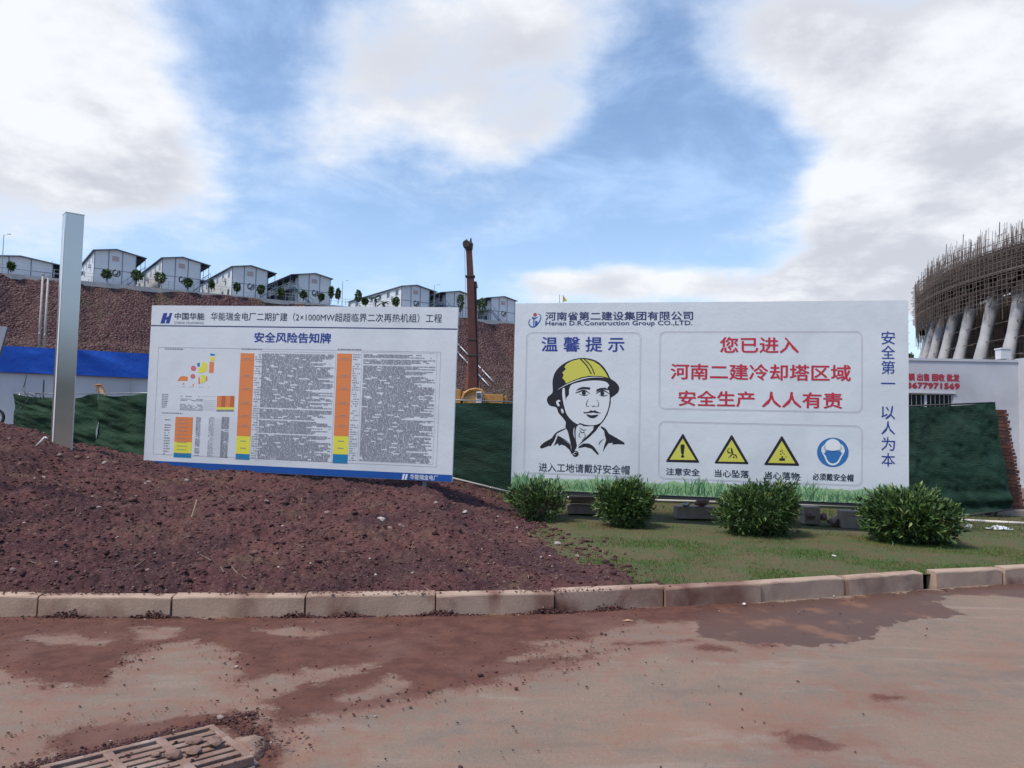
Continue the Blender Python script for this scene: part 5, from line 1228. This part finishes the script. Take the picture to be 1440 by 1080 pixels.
    for i, ((px, Y), l) in enumerate(zip(((131, 120), (227, 124.5), (326, 129), (419, 134), (565, 143), (627, 149), (691, 154)), lab)):
        p = at(px, 400, Y); p.z = PZ
        top = at(px, (352, 363, 375, 386, 402.5, 411, 418.5)[i], Y).z
        house(p, l, top - PZ + .5, 1 if i in (0, 1, 2, 4) else -1, W, True)
    p = at(-22, 400, 113); p.z = PZ
    house(p, 'long low white prefab hut at the far left edge, behind the steel pillar', at(28, 362, 116).z - PZ, 1, 8.6, False)
    # hillside railing
    root = empty('plateau_railing', (0, 0, 0), 0, 'thin pale railing along the top edge of the rubble slope', 'railing')
    a = -20.
    r = MB()
    for z in (23.5, 24.0): r.tube(HPT(-22, -.3, z), HPT(96, -.3, z), .028, 4)
    r.build('rail', rail, root)
    pm_ = MB().tube((0, 0, 0), (0, 0, 1.15), .04, 4).build('post', rail); me = pm_.data; bpy.data.objects.remove(pm_)
    while a < 96: meshobj('post', me, None, root, HPT(a, -.3, 22.9)); a += 2.6
build_houses()

# trees on the plateau, and lamp posts ---------------------------------
def leafball(n, R3, leaf, seed, up=.3, shell=.75):
    g = np.random.default_rng(seed); d = g.normal(size=(n, 3)); d /= np.linalg.norm(d, axis=1)[:, None]
    lobes = g.normal(size=(7, 3)); lobes /= np.linalg.norm(lobes, axis=1)[:, None]
    bump = 1 + .28 * np.max(np.clip(d @ lobes.T, 0, 1) ** 6, axis=1) - .12
    r = shell + (1 - shell) * g.random(n); r = np.where(g.random(n) < .3, g.random(n) ** .5, r)
    P = d * (r * bump)[:, None] * np.array(R3)
    return P, d, g
def leaves_mesh(name, P, d, g, L, Wd, up=.4, tint=None, fold=.25):
    n = len(P); ax = d + g.normal(scale=.55, size=(n, 3)) + np.array([0, 0, up]); ax /= np.linalg.norm(ax, axis=1)[:, None]
    sd = np.cross(ax, g.normal(size=(n, 3))); sd /= np.linalg.norm(sd, axis=1)[:, None]; nn = np.cross(ax, sd)
    L = (L * (.65 + .7 * g.random(n)))[:, None]; Wd = (Wd * (.7 + .6 * g.random(n)))[:, None]
    b = P; m1 = P + ax * L * .5 + sd * Wd * .5 + nn * Wd * fold; m2 = P + ax * L * .5 - sd * Wd * .5 + nn * Wd * fold; t = P + ax * L - nn * L * .12; c = P + ax * L * .5
    V = np.stack([b, m1, t, m2, c], 1).reshape(-1, 3); k = np.arange(n)[:, None, None] * 5
    Fc = (np.array([[0, 1, 4], [1, 2, 4], [2, 3, 4], [3, 0, 4]])[None] + k).reshape(-1, 3)
    t_ = tint if tint is not None else g.random(n)
    return npmesh(name, V, Fc, False, np.repeat(t_, 5))
TREEM = tintmat('tree foliage', [(0, (.03, .06, .024)), (.6, (.075, .13, .045)), (1, (.16, .20, .08))], .7, .3)
BARK = mat('bark', (.09, .065, .05), .9, (.06, .045, .035), 6)
def build_trees():
    L = [(16, 385, 16, 9, 'dark bush at the far left end of the hill edge'), (109, 394, 15, 11, 'small tree half hidden right behind the steel pillar'), (150, 398, 19, 13, 'lollipop shaped tree in front of the hut beside the pillar'), (193, 404, 24, 19, 'bushy tree between the first two huts'),
         (226, 405, 21, 19, 'squat wide tree before the second hut'), (265, 413, 21, 13, 'tree at the right corner of the second hut'), (298, 412, 19, 8, 'slim tree left of the third hut'), (333, 415, 17, 10, 'round topped tree before the third hut'), (367, 419, 18, 11, 'tree at the right corner of the third hut'), (395, 421, 15, 9, 'faint tree before the dark corridor'),
         (427, 424, 15, 9, 'tree before the fourth hut left part'), (452, 426, 13, 7, 'small tree before the fourth hut right part'), (466, 427, 25, 5, 'thin tall sapling right of the fourth hut'), (476, 428, 23, 9, 'cone shaped tree right of the fourth hut'),
         (504, 434, 25, 10, 'tree standing left of the palm like trees'), (514, 436, 17, 9, 'low bush beside the palm like trees'), (557, 438, 20, 10, 'low bush before the fifth hut'), (648, 436, 24, 10, 'dark tree with bare trunk just left of the crane boom'), (678, 441, 22, 13, 'dark bushy tree just right of the crane boom'), (1281, 520, 34, 16, 'green tree far off between the slogan board and the tower')]
    for i, (px, by, hp, wp, lab) in enumerate(L):
        far = px > 1200
        if far: Y = 190.; p = at(px, by, Y); z = 0; h = at(px, 486, Y).z; w = 3.2
        else:
            p = at(px, by, 120); Y = 118.
            for _ in range(6): q = at(px, by, Y); Y = 151.2 + .557 * q.x - .8
            p = at(px, by - hp, Y); z = 22.9; h = p.z - z; w = wp * Y / F
        if h < .8: h = .8
        root = empty('tree', (p.x, p.y, z), 0, lab, 'tree', 'young trees along the hill edge' if not far else None)
        P, d, g = leafball(260 if not far else 900, (w * .36, w * .36, h * .30), 0, 100 + i)
        P[:, 2] += h * .64
        cone = i in (13, 6); 
        if cone: P[:, :2] *= np.clip(1.25 - (P[:, 2:3] / h), .15, 1)
        t = np.clip(g.normal(.45, .25, len(P)), 0, 1)
        meshobj('crown', leaves_mesh('crown', P, d, g, .40 if not far else .8, .24 if not far else .5, .2, t), TREEM, root)
        MB().tube((0, 0, 0), (.05, 0, h * .6), .07, 6, .04).build('trunk', BARK, root, True)
    for k, (px, hp, lab) in enumerate(((528, 27, 'taller palm like tree behind the notice board top edge'), (538, 19, 'shorter palm like tree beside the taller one'))):
        Y = 143.; p = at(px, 412 if k == 0 else 420, Y); root = empty('palm_tree', (p.x, p.y, 22.9), 0, lab, 'tree'); h = p.z - 22.9
        tr = MB().path([(0, 0, 0), (.1, 0, h * .5), (.05, 0, h * .8)], .10, 6).build('trunk', BARK, root)
        rnd = random.Random(k)
        for j in range(9):
            a = rnd.uniform(0, 2 * PI); l = rnd.uniform(1.0, 1.6); e = rnd.uniform(.1, .9); fr = MB(); c = Vector((.05, 0, h * rnd.uniform(.6, .8))); dr = Vector((math.cos(a), math.sin(a), 0)); q = None
            pts = [c + dr * l * t + Vector((0, 0, e * l * t - 1.1 * l * t * t * .6)) for t in (0, .35, .7, 1)]
            sd = Vector((-dr.y, dr.x, 0)) * .22
            for u, v in zip(pts[:-1], pts[1:]): fr.add([u + sd, u - sd, v - sd, v + sd, u + Vector((0, 0, .1)), v + Vector((0, 0, .1))], [(0, 4, 5, 3), (4, 1, 2, 5)])
            fr.build('frond', TREEM, root, fix=False)
    for px, yt, Y, lab in ((5.5, 330, 112, 'slim lamp post at the far left above the low hut'), (482, 395, 140, 'slim lamp post between the fourth hut and the palm like trees'), (611, 401, 146, 'slim lamp post above the gap left of the crane boom')):
        p = at(px, yt, Y); root = empty('lamp_post', (p.x, p.y, 22.7), 0, lab, 'lamp post'); h = p.z - 22.7
        MB().tube((0, 0, 0), (0, 0, h), .07, 6, .045).build('pole', M['galv'], root); MB().tube((0, 0, h - .1), (.7, 0, h + .1), .03, 5).build('arm', M['galv'], root); MB().bbox(.55, 1.0, -.1, .1, h + .05, h + .15).build('lamp_head', M['steel_white'], root)
    fy = mat('yellow flag cloth', (.60, .50, .05), .7)
    for px, yt, lab, fl in ((787, 414.5, 'bare flagpole over the slogan board, left one of the pair', False), (792, 415, 'flagpole with a small yellow pennant over the slogan board', True)):
        p = at(px, yt, 160); root = empty('flagpole', (p.x, p.y, 22.7), 0, lab, 'flagpole'); h = p.z - 22.7
        MB().tube((0, 0, 0), (0, 0, h), .06, 5).build('pole', M['galv'], root)
        if fl: MB().add([(.05, 0, h - .1), (.9, .1, h - 1.2), (.05, 0, h - 1.4), (.05, .03, h - .1), (.9, .13, h - 1.2), (.05, .03, h - 1.4)], [(0, 1, 2), (5, 4, 3)]).build('flag', fy, root, fix=False)
    # twin pole on the slope
    for k, (px, yt, yb) in enumerate(((54, 386, 500), (61.5, 388, 502))):
        q = rayhill(px, yb); top = at(px + (px - 58) * -.0, yt, q.y)
        root = empty('slope_post', q - Vector((0, 0, .5)), 0, ('left' if k == 0 else 'right') + ' one of two pale posts standing on the rubble slope beside the steel pillar', 'post')
        h = top.z - q.z + .5; MB().tube((0, 0, 0), (0, 0, h), .17, 8, .12).build('shaft', M['concrete_pale'], root, True); MB().bbox(-.2, .2, -.2, .2, h, h + .12).build('cap', M['concrete_pale'], root)
        MB().tube((0, 0, h * .3), (.1, 0, h * .3), .24, 8).build('band', M['galv'], root)
    root = empty('slope_pipes', (0, 0, 0), 0, 'pair of white pipes running down the rubble slope behind the crane', 'pipe')
    for (a, b) in (((636, 478), (694, 540)), ((636, 490), (688, 546))):
        pts = [rayhill(a[0] + (b[0] - a[0]) * t / 5, a[1] + (b[1] - a[1]) * t / 5) + Vector((0, -.3, .35)) for t in range(6)]
        MB().path(pts, .10, 6).build('pipe', M['steel_white'], root, True)
build_trees()

# ------------------------------------------------------------------ shrubs
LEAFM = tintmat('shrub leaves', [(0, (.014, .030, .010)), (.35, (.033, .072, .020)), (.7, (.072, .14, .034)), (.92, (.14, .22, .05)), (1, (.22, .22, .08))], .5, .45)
def build_shrubs():
    spec = [(755, 738, 668, 47, 'leggy round shrub with bare greyish twigs, nearest the dirt mound'), (878, 747, 664, 43, 'compact dense shrub in front of the worker drawing and left of the warning signs'),
            (1065, 758, 665, 62, 'wide dark shrub below the falling hazard symbols'), (1277, 770, 674, 65, 'widest shrub, below the vertical blue slogan and right end of the board')]
    for i, (px, by, ty, rp, lab) in enumerate(spec):
        b = rayground(px, by - 3); Y = b.y + .25; b = at(px, by, Y); b.z = ground(b.x, Y); top = at(px, ty + 10, Y).z; w = rp * Y / F; h = top - b.z
        root = empty('shrub', b, random.uniform(0, 6), lab, 'shrub', 'clipped shrubs in front of the slogan board')
        g = np.random.default_rng(40 + i)
        n = (520, 900, 1150, 1200)[i]; d = g.normal(size=(n, 3)); d /= np.linalg.norm(d, axis=1)[:, None]
        lob = g.normal(size=(11, 3)); lob /= np.linalg.norm(lob, axis=1)[:, None]; bump = .78 + .36 * np.max(np.clip(d @ lob.T, 0, 1) ** 7, axis=1) + g.normal(0, .06, n) + .26 * (g.random(n) < .10) * g.random(n)
        r = np.where(g.random(n) < .35, .35 + .55 * g.random(n), .85 + .15 * g.random(n))
        c = np.array([0, 0, h * .47]); E = np.array([w * 1.0, w * .85, h * .50]); T = c + d * (r * bump)[:, None] * E
        T[:, :2] *= (1 - .16 * np.clip(1 - T[:, 2:3] / (h * .4), 0, 1)); T[:, 2] = np.maximum(T[:, 2], .02)
        if i == 0: keep = g.random(n) < np.where(T[:, 0] * 0 + T[:, 2] < h * .55, .55, 1.); T, d = T[keep], d[keep]; n = len(T)
        k = 10; P = np.repeat(T, k, 0) ; D = np.repeat(d, k, 0); along = np.tile(np.linspace(-.09, .02, k), n)[:, None]; P = P + D * along * 1.2 + g.normal(0, .012, P.shape)
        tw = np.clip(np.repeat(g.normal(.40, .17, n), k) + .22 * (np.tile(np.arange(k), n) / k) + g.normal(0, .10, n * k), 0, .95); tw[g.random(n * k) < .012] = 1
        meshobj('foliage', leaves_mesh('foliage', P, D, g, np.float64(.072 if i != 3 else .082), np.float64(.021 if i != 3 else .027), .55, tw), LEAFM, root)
        st = MB(); rnd = random.Random(i)
        for q in range(60 if i else 110):
            t = T[rnd.randrange(n)]; base = Vector((rnd.uniform(-.12, .12) * w, rnd.uniform(-.12, .12) * w, -.02)); m_ = base.lerp(Vector(t), .5) + Vector((rnd.uniform(-.03, .03), rnd.uniform(-.03, .03), -.05)); st.tube(base, m_, .008, 4, .006, False).tube(m_, Vector(t), .006, 4, .002, False)
        o = st.build('stems', mat('grey brown twig', (.17, .14, .11), .9), root, fix=False); o['kind'] = 'stuff'
    # weeds and twigs between mound and first shrub
    g = np.random.default_rng(5); n = 900; cx = rayground(738, 712); P = np.stack([cx.x + g.normal(0, .28, n), cx.y + g.normal(0, .3, n), np.zeros(n)], -1); P[:, 2] = [ground(a, b) for a, b, _ in P]
    d = np.tile(np.array([[0, 0, 1.]]), (n, 1)) + g.normal(0, .4, (n, 3))
    tag(meshobj('dry_weeds', leaves_mesh('dry_weeds', P, d, g, np.float64(.16), np.float64(.012), .6, np.clip(g.normal(.5, .3, n), 0, 1)), tintmat('dry weeds', [(0, (.06, .05, .03)), (.6, (.12, .11, .06)), (1, (.20, .17, .10))], .9)), 'dry thin weeds between the dirt mound and the first shrub', 'weeds', kind='stuff')
    # taller weeds at the foot of the net and boards
    n = 2600; x = g.uniform(.3, 9.5, n); y = g.uniform(12.2, 13.9, n) - .12 * (x - 5); cl = fbm(x * 1.1, y * 2, 3, 12); ok = cl > .5; x, y = x[ok], y[ok]; n = len(x); P = np.stack([x, y, lawn_h(x, y)], -1); d = np.tile(np.array([[0, 0, 1.]]), (n, 1)) + g.normal(0, .3, (n, 3))
    tag(meshobj('verge_weeds', leaves_mesh('verge_weeds', P, d, g, np.float64(.11), np.float64(.010), .6, np.clip(g.normal(.5, .3, n), 0, 1)), tintmat('green weeds', [(0, (.04, .05, .02)), (.6, (.07, .10, .035)), (1, (.16, .14, .08))], .9)), 'thin weeds growing under the slogan board', 'weeds', kind='stuff')
build_shrubs()

# ------------------------------------------------------------------ loose things
def rock(name, loc, s, m, seed, label, cat='stone', group=None, parent=None, flat=.6, sub=2, rz=None):
    import bmesh
    b = bmesh.new(); bmesh.ops.create_icosphere(b, subdivisions=sub, radius=1); rnd = random.Random(seed)
    pl = [(Vector((rnd.uniform(-1, 1), rnd.uniform(-1, 1), rnd.uniform(-1, 1))).normalized(), rnd.uniform(.55, .85)) for _ in range(9)]
    for v in b.verts:
        for n_, dd in pl:
            e = v.co.dot(n_)
            if e > dd: v.co -= n_ * (e - dd)
        v.co += Vector((rnd.uniform(-.05, .05), rnd.uniform(-.05, .05), rnd.uniform(-.05, .05)))
        v.co = Vector((v.co.x * s[0], v.co.y * s[1], v.co.z * s[2]))
    me = bpy.data.meshes.new(name); b.to_mesh(me); b.free(); o = meshobj(name, me, m, parent, loc); o.rotation_euler = (rnd.uniform(-.2, .2), rnd.uniform(-.2, .2), rnd.uniform(0, 6) if rz is None else rz)
    if label: tag(o, label, cat, group)
    return o
PALE = mat('pale weathered stone', (.36, .29, .26), .9, (.24, .17, .15), 14, bump=.8, bscale=40, bdist=.01, coord='Object')
PINK = mat('pinkish stone', (.27, .16, .14), .9, (.17, .10, .095), 12, bump=.8, bscale=40, bdist=.01)
WHITES = mat('white lime stone', (.50, .47, .44), .9, (.33, .27, .25), 16, bump=.6, bscale=40, bdist=.01)
def build_loose():
    G = 'stones lying on the dirt mound'
    for i, (px, py, wp, m, lab) in enumerate(((536, 733, 17, WHITES, 'largest whitish rock on the dirt mound below the notice board'), (548, 745, 12, PINK, 'reddish rock resting right below the largest whitish rock'), (563, 741, 10, PINK, 'brown clod right of the largest whitish rock'), (139, 715, 9, PALE, 'pale angular stone on the mound below and right of the steel pillar'),
        (147, 652, 9, PALE, 'pale stone lying near the foot of the notice board left of it'), (83, 641, 9, PALE, 'pale stone at the foot of the steel pillar'), (263, 677, 10, PALE, 'pale pinkish stone under the left part of the notice board'), (278, 676, 8, PINK, 'pinkish stone beside the pale one under the notice board'),
        (375, 706, 8, PALE, 'pale stone on the mound under the small print tables'), (613, 708, 8, WHITES, 'white stone on the mound crest below the board right end'), (654, 722, 9, WHITES, 'flat white stone high on the mound near the first shrub'), (700, 728, 5, WHITES, 'small white stone beside the leggy shrub'),
        (785, 766, 13, WHITES, 'white flat fragment at the right toe of the dirt mound'), (773, 783, 6, PALE, 'pale pebble at the mound toe next to the grass'), (812, 783, 8, PALE, 'pale stone in the grass at the mound toe'), (320, 775, 8, PINK, 'dull reddish stone low on the mound centre left'), (208, 803, 9, PINK, 'pinkish stone low on the mound above the kerb'),
        (18, 803, 12, PINK, 'grey pink flat stone at the lower left of the mound'), (460, 723, 12, PINK, 'dull pink rock half buried mid mound'), (79, 792, 5, WHITES, 'white chip low left on the mound'), (165, 757, 6, PALE, 'light chip on the mound left of centre'), (528, 809, 6, WHITES, 'white pebble low on the mound above the kerb joint'))):
        p = rayground(px, py); r = wp / 2 / F * p.y; rock('stone', p + Vector((0, 0, r * .25)), (r, r * .85, r * .6), m, i, lab, 'stone', G)
    # foundation and rubble under the slogan board
    blk = [('timber_beam', 800, 836, 698, 707, 12.9, mat('old timber', (.26, .17, .12), .9, (.18, .12, .09), 6, stretch=(1, 8, 8)), 'pinkish old timber beam under the slogan board left part', 'beam'), ('concrete_plank', 797, 842, 710, 717, 12.95, M['concrete'], 'grey concrete plank lying below the timber beam', 'plank'),
           ('concrete_slab', 949, 1004, 712, 728, 12.6, M['concrete'], 'pale concrete slab lying under the board between two shrubs', 'slab'), ('concrete_block', 1181, 1216, 718, 742, 12.0, M['concrete'], 'square concrete block left of the widest shrub', 'block'), ('kerb_offcut', 1128, 1150, 712, 734, 12.2, M['concrete'], 'rough kerb offcut under the board right of the dark shrub', 'block')]
    for nm, x0, x1, y0, y1, Y, m, lab, cat in blk:
        a = at(x0, y1, Y); b = at(x1, y0, Y); g_ = ground((a.x + b.x) / 2, Y); z0 = min(a.z, g_ + .02) if nm != 'timber_beam' else a.z
        o = MB().bbox(a.x - (a.x + b.x) / 2, b.x - (a.x + b.x) / 2, -.12, .12, z0 - g_, b.z - g_).build(nm, m); o.location = ((a.x + b.x) / 2, Y, g_); o.rotation_euler = (0, 0, random.uniform(-.08, .02)); bevel(o, .012, 2); tag(o, lab, cat)
    for i, (px, py, wp, hp, m, lab) in enumerate(((986, 706, 22, 14, PINK, 'pinkish rubble lump under the slogan board on the slab'), (965, 709, 14, 6, WHITES, 'flat pale rubble chip beside the pinkish lump'), (1140, 724, 20, 14, PINK, 'brown boulder left of the rubble gap under the board'), (1172, 733, 20, 16, PALE, 'speckled rounded stone before the concrete block'), (1086, 731, 14, 12, PINK, 'dark stone tucked behind the wide dark shrub'), (1158, 727, 12, 12, PINK, 'small brown stone between boulder and speckled stone'))):
        p = at(px, py, 12.1 if px > 1100 else 12.5); rock('rubble_stone', p, (wp / 2 / F * p.y, .12, hp / 2 / F * p.y), m, 60 + i, lab, 'stone', 'rubble under the slogan board', rz=0)
        bpy.data.objects[-1] if False else None
    # white pipe lying on the ground at the right
    pts = [at(1332, 731.5, 13.1), at(1385, 734.5, 12.9), at(1445, 737.5, 12.7)]
    for p in pts: p.z = ground(p.x, p.y) + .045
    o = MB().path([p - pts[0] for p in pts], .024, 10).build('plastic_pipe', mat('white plastic pipe', (.62, .58, .52), .4), None, True); o.location = pts[0]; tag(o, 'long cream plastic pipe lying on the grass at the right border', 'pipe')
    pts = [at(1268, 733, 13.4), at(1300, 730, 13.6), at(1338, 722, 13.8)]
    o = MB().path([p - pts[0] for p in pts], .012, 6).build('wooden_batten', M['concrete_pale'], None); o.location = pts[0]; tag(o, 'thin pale batten along the bottom hem of the right net screen', 'batten')
    o = rock('foam_ball', rayground(1362, 742) + Vector((0, 0, .02)), (.055, .05, .045), mat('white foam', (.75, .75, .72), .7), 5, 'round white foam scrap on the grass near the right border', 'litter', flat=1)
    # crumpled bag
    p = rayground(1405, 745); X, Y_ = np.meshgrid(np.linspace(-.20, .20, 22), np.linspace(-.11, .11, 14)); r_ = np.sqrt((X / .2) ** 2 + (Y_ / .11) ** 2); Z = .045 * np.clip(1.1 - r_, 0, 1) + .05 * (vn(X * 28, Y_ * 28, 4) - .4) * np.clip(1.2 - r_, 0, 1)
    me = gridmesh('plastic_bag', X, Y_, Z, False, r_ < 1.05); o = meshobj('plastic_bag', me, mat('white plastic film', (.66, .67, .68), .35), None, p + Vector((0, 0, .015))); tag(o, 'crumpled white plastic bag on the grass near the right border', 'litter')
    for px, py, lab in ((1173, 783, 'small white paper scrap on the grass above the kerb'), (1047, 851, 'white paper scrap on the road below the kerb'), (1149, 834, 'tiny white scrap at the foot of the kerb')):
        p = gp(px, py, .01) if py > 800 else rayground(px, py); o = rock('paper_scrap', p + Vector((0, 0, .012)), (.035, .022, .010), mat('paper', (.6, .58, .55), .8), int(px), lab, 'litter', sub=1)
    # yellow leaf
    p = gp(883, 873, .012); o = MB().add([(-.05, 0, 0), (0, .02, .008), (.05, 0, .002), (0, -.018, .006), (-.05, 0, -.002), (0, .02, .006), (.05, 0, 0), (0, -.018, .004)], [(0, 1, 2, 3), (7, 6, 5, 4)]).build('dry_leaf', mat('dry leaf', (.50, .33, .16), .8)); o.location = p; tag(o, 'pale yellow dry leaf lying on the muddy road by the kerb', 'leaf')
    # stakes and sticks on the mound
    def stick(a, b, Y, r, lab, m, cat='stick', nm='stick'):
        p, q = at(a[0], a[1], Y), at(b[0], b[1], Y); o = MB().tube((0, 0, 0), q - p, r, 6, r * .8).build(nm, m); o.location = p; tag(o, lab, cat)
    wood = mat('raw wood', (.52, .40, .26), .8)
    p = rayground(269, 728); stick((269, 730), (277, 703), p.y, .011, 'thin upright wooden stick stuck in the mound below the notice board', wood)
    p = rayground(293, 770); stick((292, 772), (297, 767), p.y, .012, 'short pale stick end lying low on the mound', wood)
    p = rayground(52, 630); pl = MB().path([(0, 0, 0), at(63, 617, p.y) - at(51, 630, p.y), at(67, 619, p.y) - at(51, 630, p.y)], .018, 6).build('bent_pipe', mat('grey white plastic', (.55, .54, .52), .5), None, True); pl.location = at(51, 630, p.y) + Vector((0, 0, .02)); tag(pl, 'bent whitish pipe end lying left of the steel pillar foot', 'pipe')
    p = rayground(82, 790); 
    # twigs
    tw = MB(); rnd = random.Random(9)
    for k in range(90):
        y = rnd.uniform(6.6, 12); x = rnd.uniform(-.62, .05) * y; z = ground(x, y) + .03; a = rnd.uniform(0, PI); l = rnd.uniform(.04, .16); tw.tube((x, y, z), (x + l * math.cos(a), y + l * math.sin(a), z + rnd.uniform(-.01, .05)), .003, 4, .002)
    tag(tw.build('twigs', mat('dry twig', (.30, .23, .16), .9)), 'dry twigs and straw scattered on the dirt mound', 'twigs', kind='stuff')
build_loose()

# ------------------------------------------------------------------ drain grate
def build_grate():
    rz = math.atan2(GR_U.y, GR_U.x)
    root = empty('drain_grate', (GR_O.x, GR_O.y, .0), rz, 'rust stained slotted concrete drain grate set in the road at the lower left', 'drain grate')
    sgn = 1 if (Matrix.Rotation(rz, 3, 'Z') @ Vector((0, 1, 0))).dot(GR_V) > 0 else -1
    gm = mat('stained grate', (.27, .175, .135), .8, (.18, .105, .078), 7, bump=.5, bscale=60, bdist=.004, c3=(.34, .26, .22), s3=5)
    t = .035; H = .03
    def bx(name, u0, u1, v0, v1, m=gm, z0=-H, z1=.012):
        a, b = (v0, v1) if sgn > 0 else (-v1, -v0)
        o = MB().bbox(u0, u1, a, b, z0, z1).build(name, m, root); bevel(o, .004, 2); return o
    bx('frame_bar', 0, GL, 0, t); bx('frame_bar', 0, GL, GWd - t, GWd); bx('frame_bar', 0, t, t, GWd - t); bx('frame_bar', GL - t, GL, t, GWd - t)
    cols = 3; cw = (GL - 2 * t) / cols
    for k in range(1, cols): bx('cross_bar', t + cw * k - .022, t + cw * k + .022, t, GWd - t)
    rows = 7; rh = (GWd - 2 * t) / rows
    for c in range(cols):
        u0 = t + cw * c + (0 if c == 0 else .022); u1 = t + cw * (c + 1) - (0 if c == cols - 1 else .022)
        for r in range(1, rows): bx('slat', u0, u1, t + rh * r - rh * .33, t + rh * r + rh * .33, z1=.010)
    p0 = (0.02, GWd - .02)
    a, b = (.02, GWd - .02) if sgn > 0 else (-GWd + .02, -.02)
    pit = MB(); pit.bbox(.0, GL, a, b, -.34, -.30); pit.build('pit_floor', mat('pit mud', (.03, .02, .018), .9), root)
    wl = MB(); wl.bbox(-.03, .0, a, b, -.34, -.035).bbox(GL, GL + .03, a, b, -.34, -.035).bbox(0, GL, a - .03, a, -.34, -.035).bbox(0, GL, b, b + .03, -.34, -.035); wl.build('pit_wall', M['concrete'], root)
    W = lambda u, v, z: Vector((GR_O.x, GR_O.y, 0)) + GR_U * u + GR_V * v + Vector((0, 0, z))
    for i, (u, v, s, lab) in enumerate(((.16, .18, .045, 'brown stone lying on the upper slots of the drain grate'), (.10, .27, .05, 'larger grey stone at the right edge of the drain grate'), (.36, .22, .03, 'small stone standing in the middle of the drain grate'), (.30, .30, .045, 'mud covered stone at the bottom middle of the grate'), (.22, .31, .04, 'flat stone near the frame bottom of the grate'))):
        rock('grate_stone', W(u, v, s * .5), (s * 1.2, s * .8, s * .6), mat('mud caked stone', (.24, .15, .12), .95, (.14, .085, .07), 14, bump=.8, bscale=60, bdist=.006) if i == 0 else bpy.data.materials['mud caked stone'], 80 + i, lab, 'stone', 'stones lying on the drain grate')
    # broken lump of concrete in the pothole
    p = gp(354, 1050, -.02); rock('broken_concrete', p + Vector((0, 0, .0)), (.105, .15, .055), mat('stained broken concrete', (.30, .20, .155), .9, (.19, .12, .095), 12, bump=.6, bscale=40, bdist=.01, contrast=(.3, .7)), 91, 'pale broken concrete lump in the pothole right of the grate', 'concrete', rz=.5)
    p = gp(310, 1009, .01); rock('stone', p, (.03, .022, .018), PALE, 93, 'small pale stone just above the corner of the drain grate', 'stone')
    # dark soil heaped along the grate
    n = 2200; g = np.random.default_rng(8); u = g.uniform(-.25, 1.1, n); v = -np.abs(g.normal(.0, .045, n)) + .004; sel = g.random(n) < .25; u = np.where(sel, -.05 - np.abs(g.normal(.0, .10, n)), u); v = np.where(sel, g.uniform(-.1, .5, n), v)
    sel2 = g.random(n) < .05; u = np.where(sel2, g.uniform(.1, .7, n), u); v = np.where(sel2, g.uniform(.22, .5, n), v); ok = ~(sel2 & (g.random(n) < .6)); u = u[ok]; v = v[ok]; n = len(u)
    x = GR_O.x + GR_U.x * u + GR_V.x * v; y = GR_O.y + GR_U.y * u + GR_V.y * v; s = .0025 + .008 * g.random(n) ** 4
    tag(meshobj('grate_soil', lumps('grate_soil', np.stack([x, y, s * .3 + .004 + .006 * np.clip(1 + v / .1, 0, 1)], -1), s, np.clip(g.normal(.35, .2, n), 0, .9)), CLOD), 'dark crumbly soil heaped round the drain grate', 'soil', kind='stuff')
build_grate()
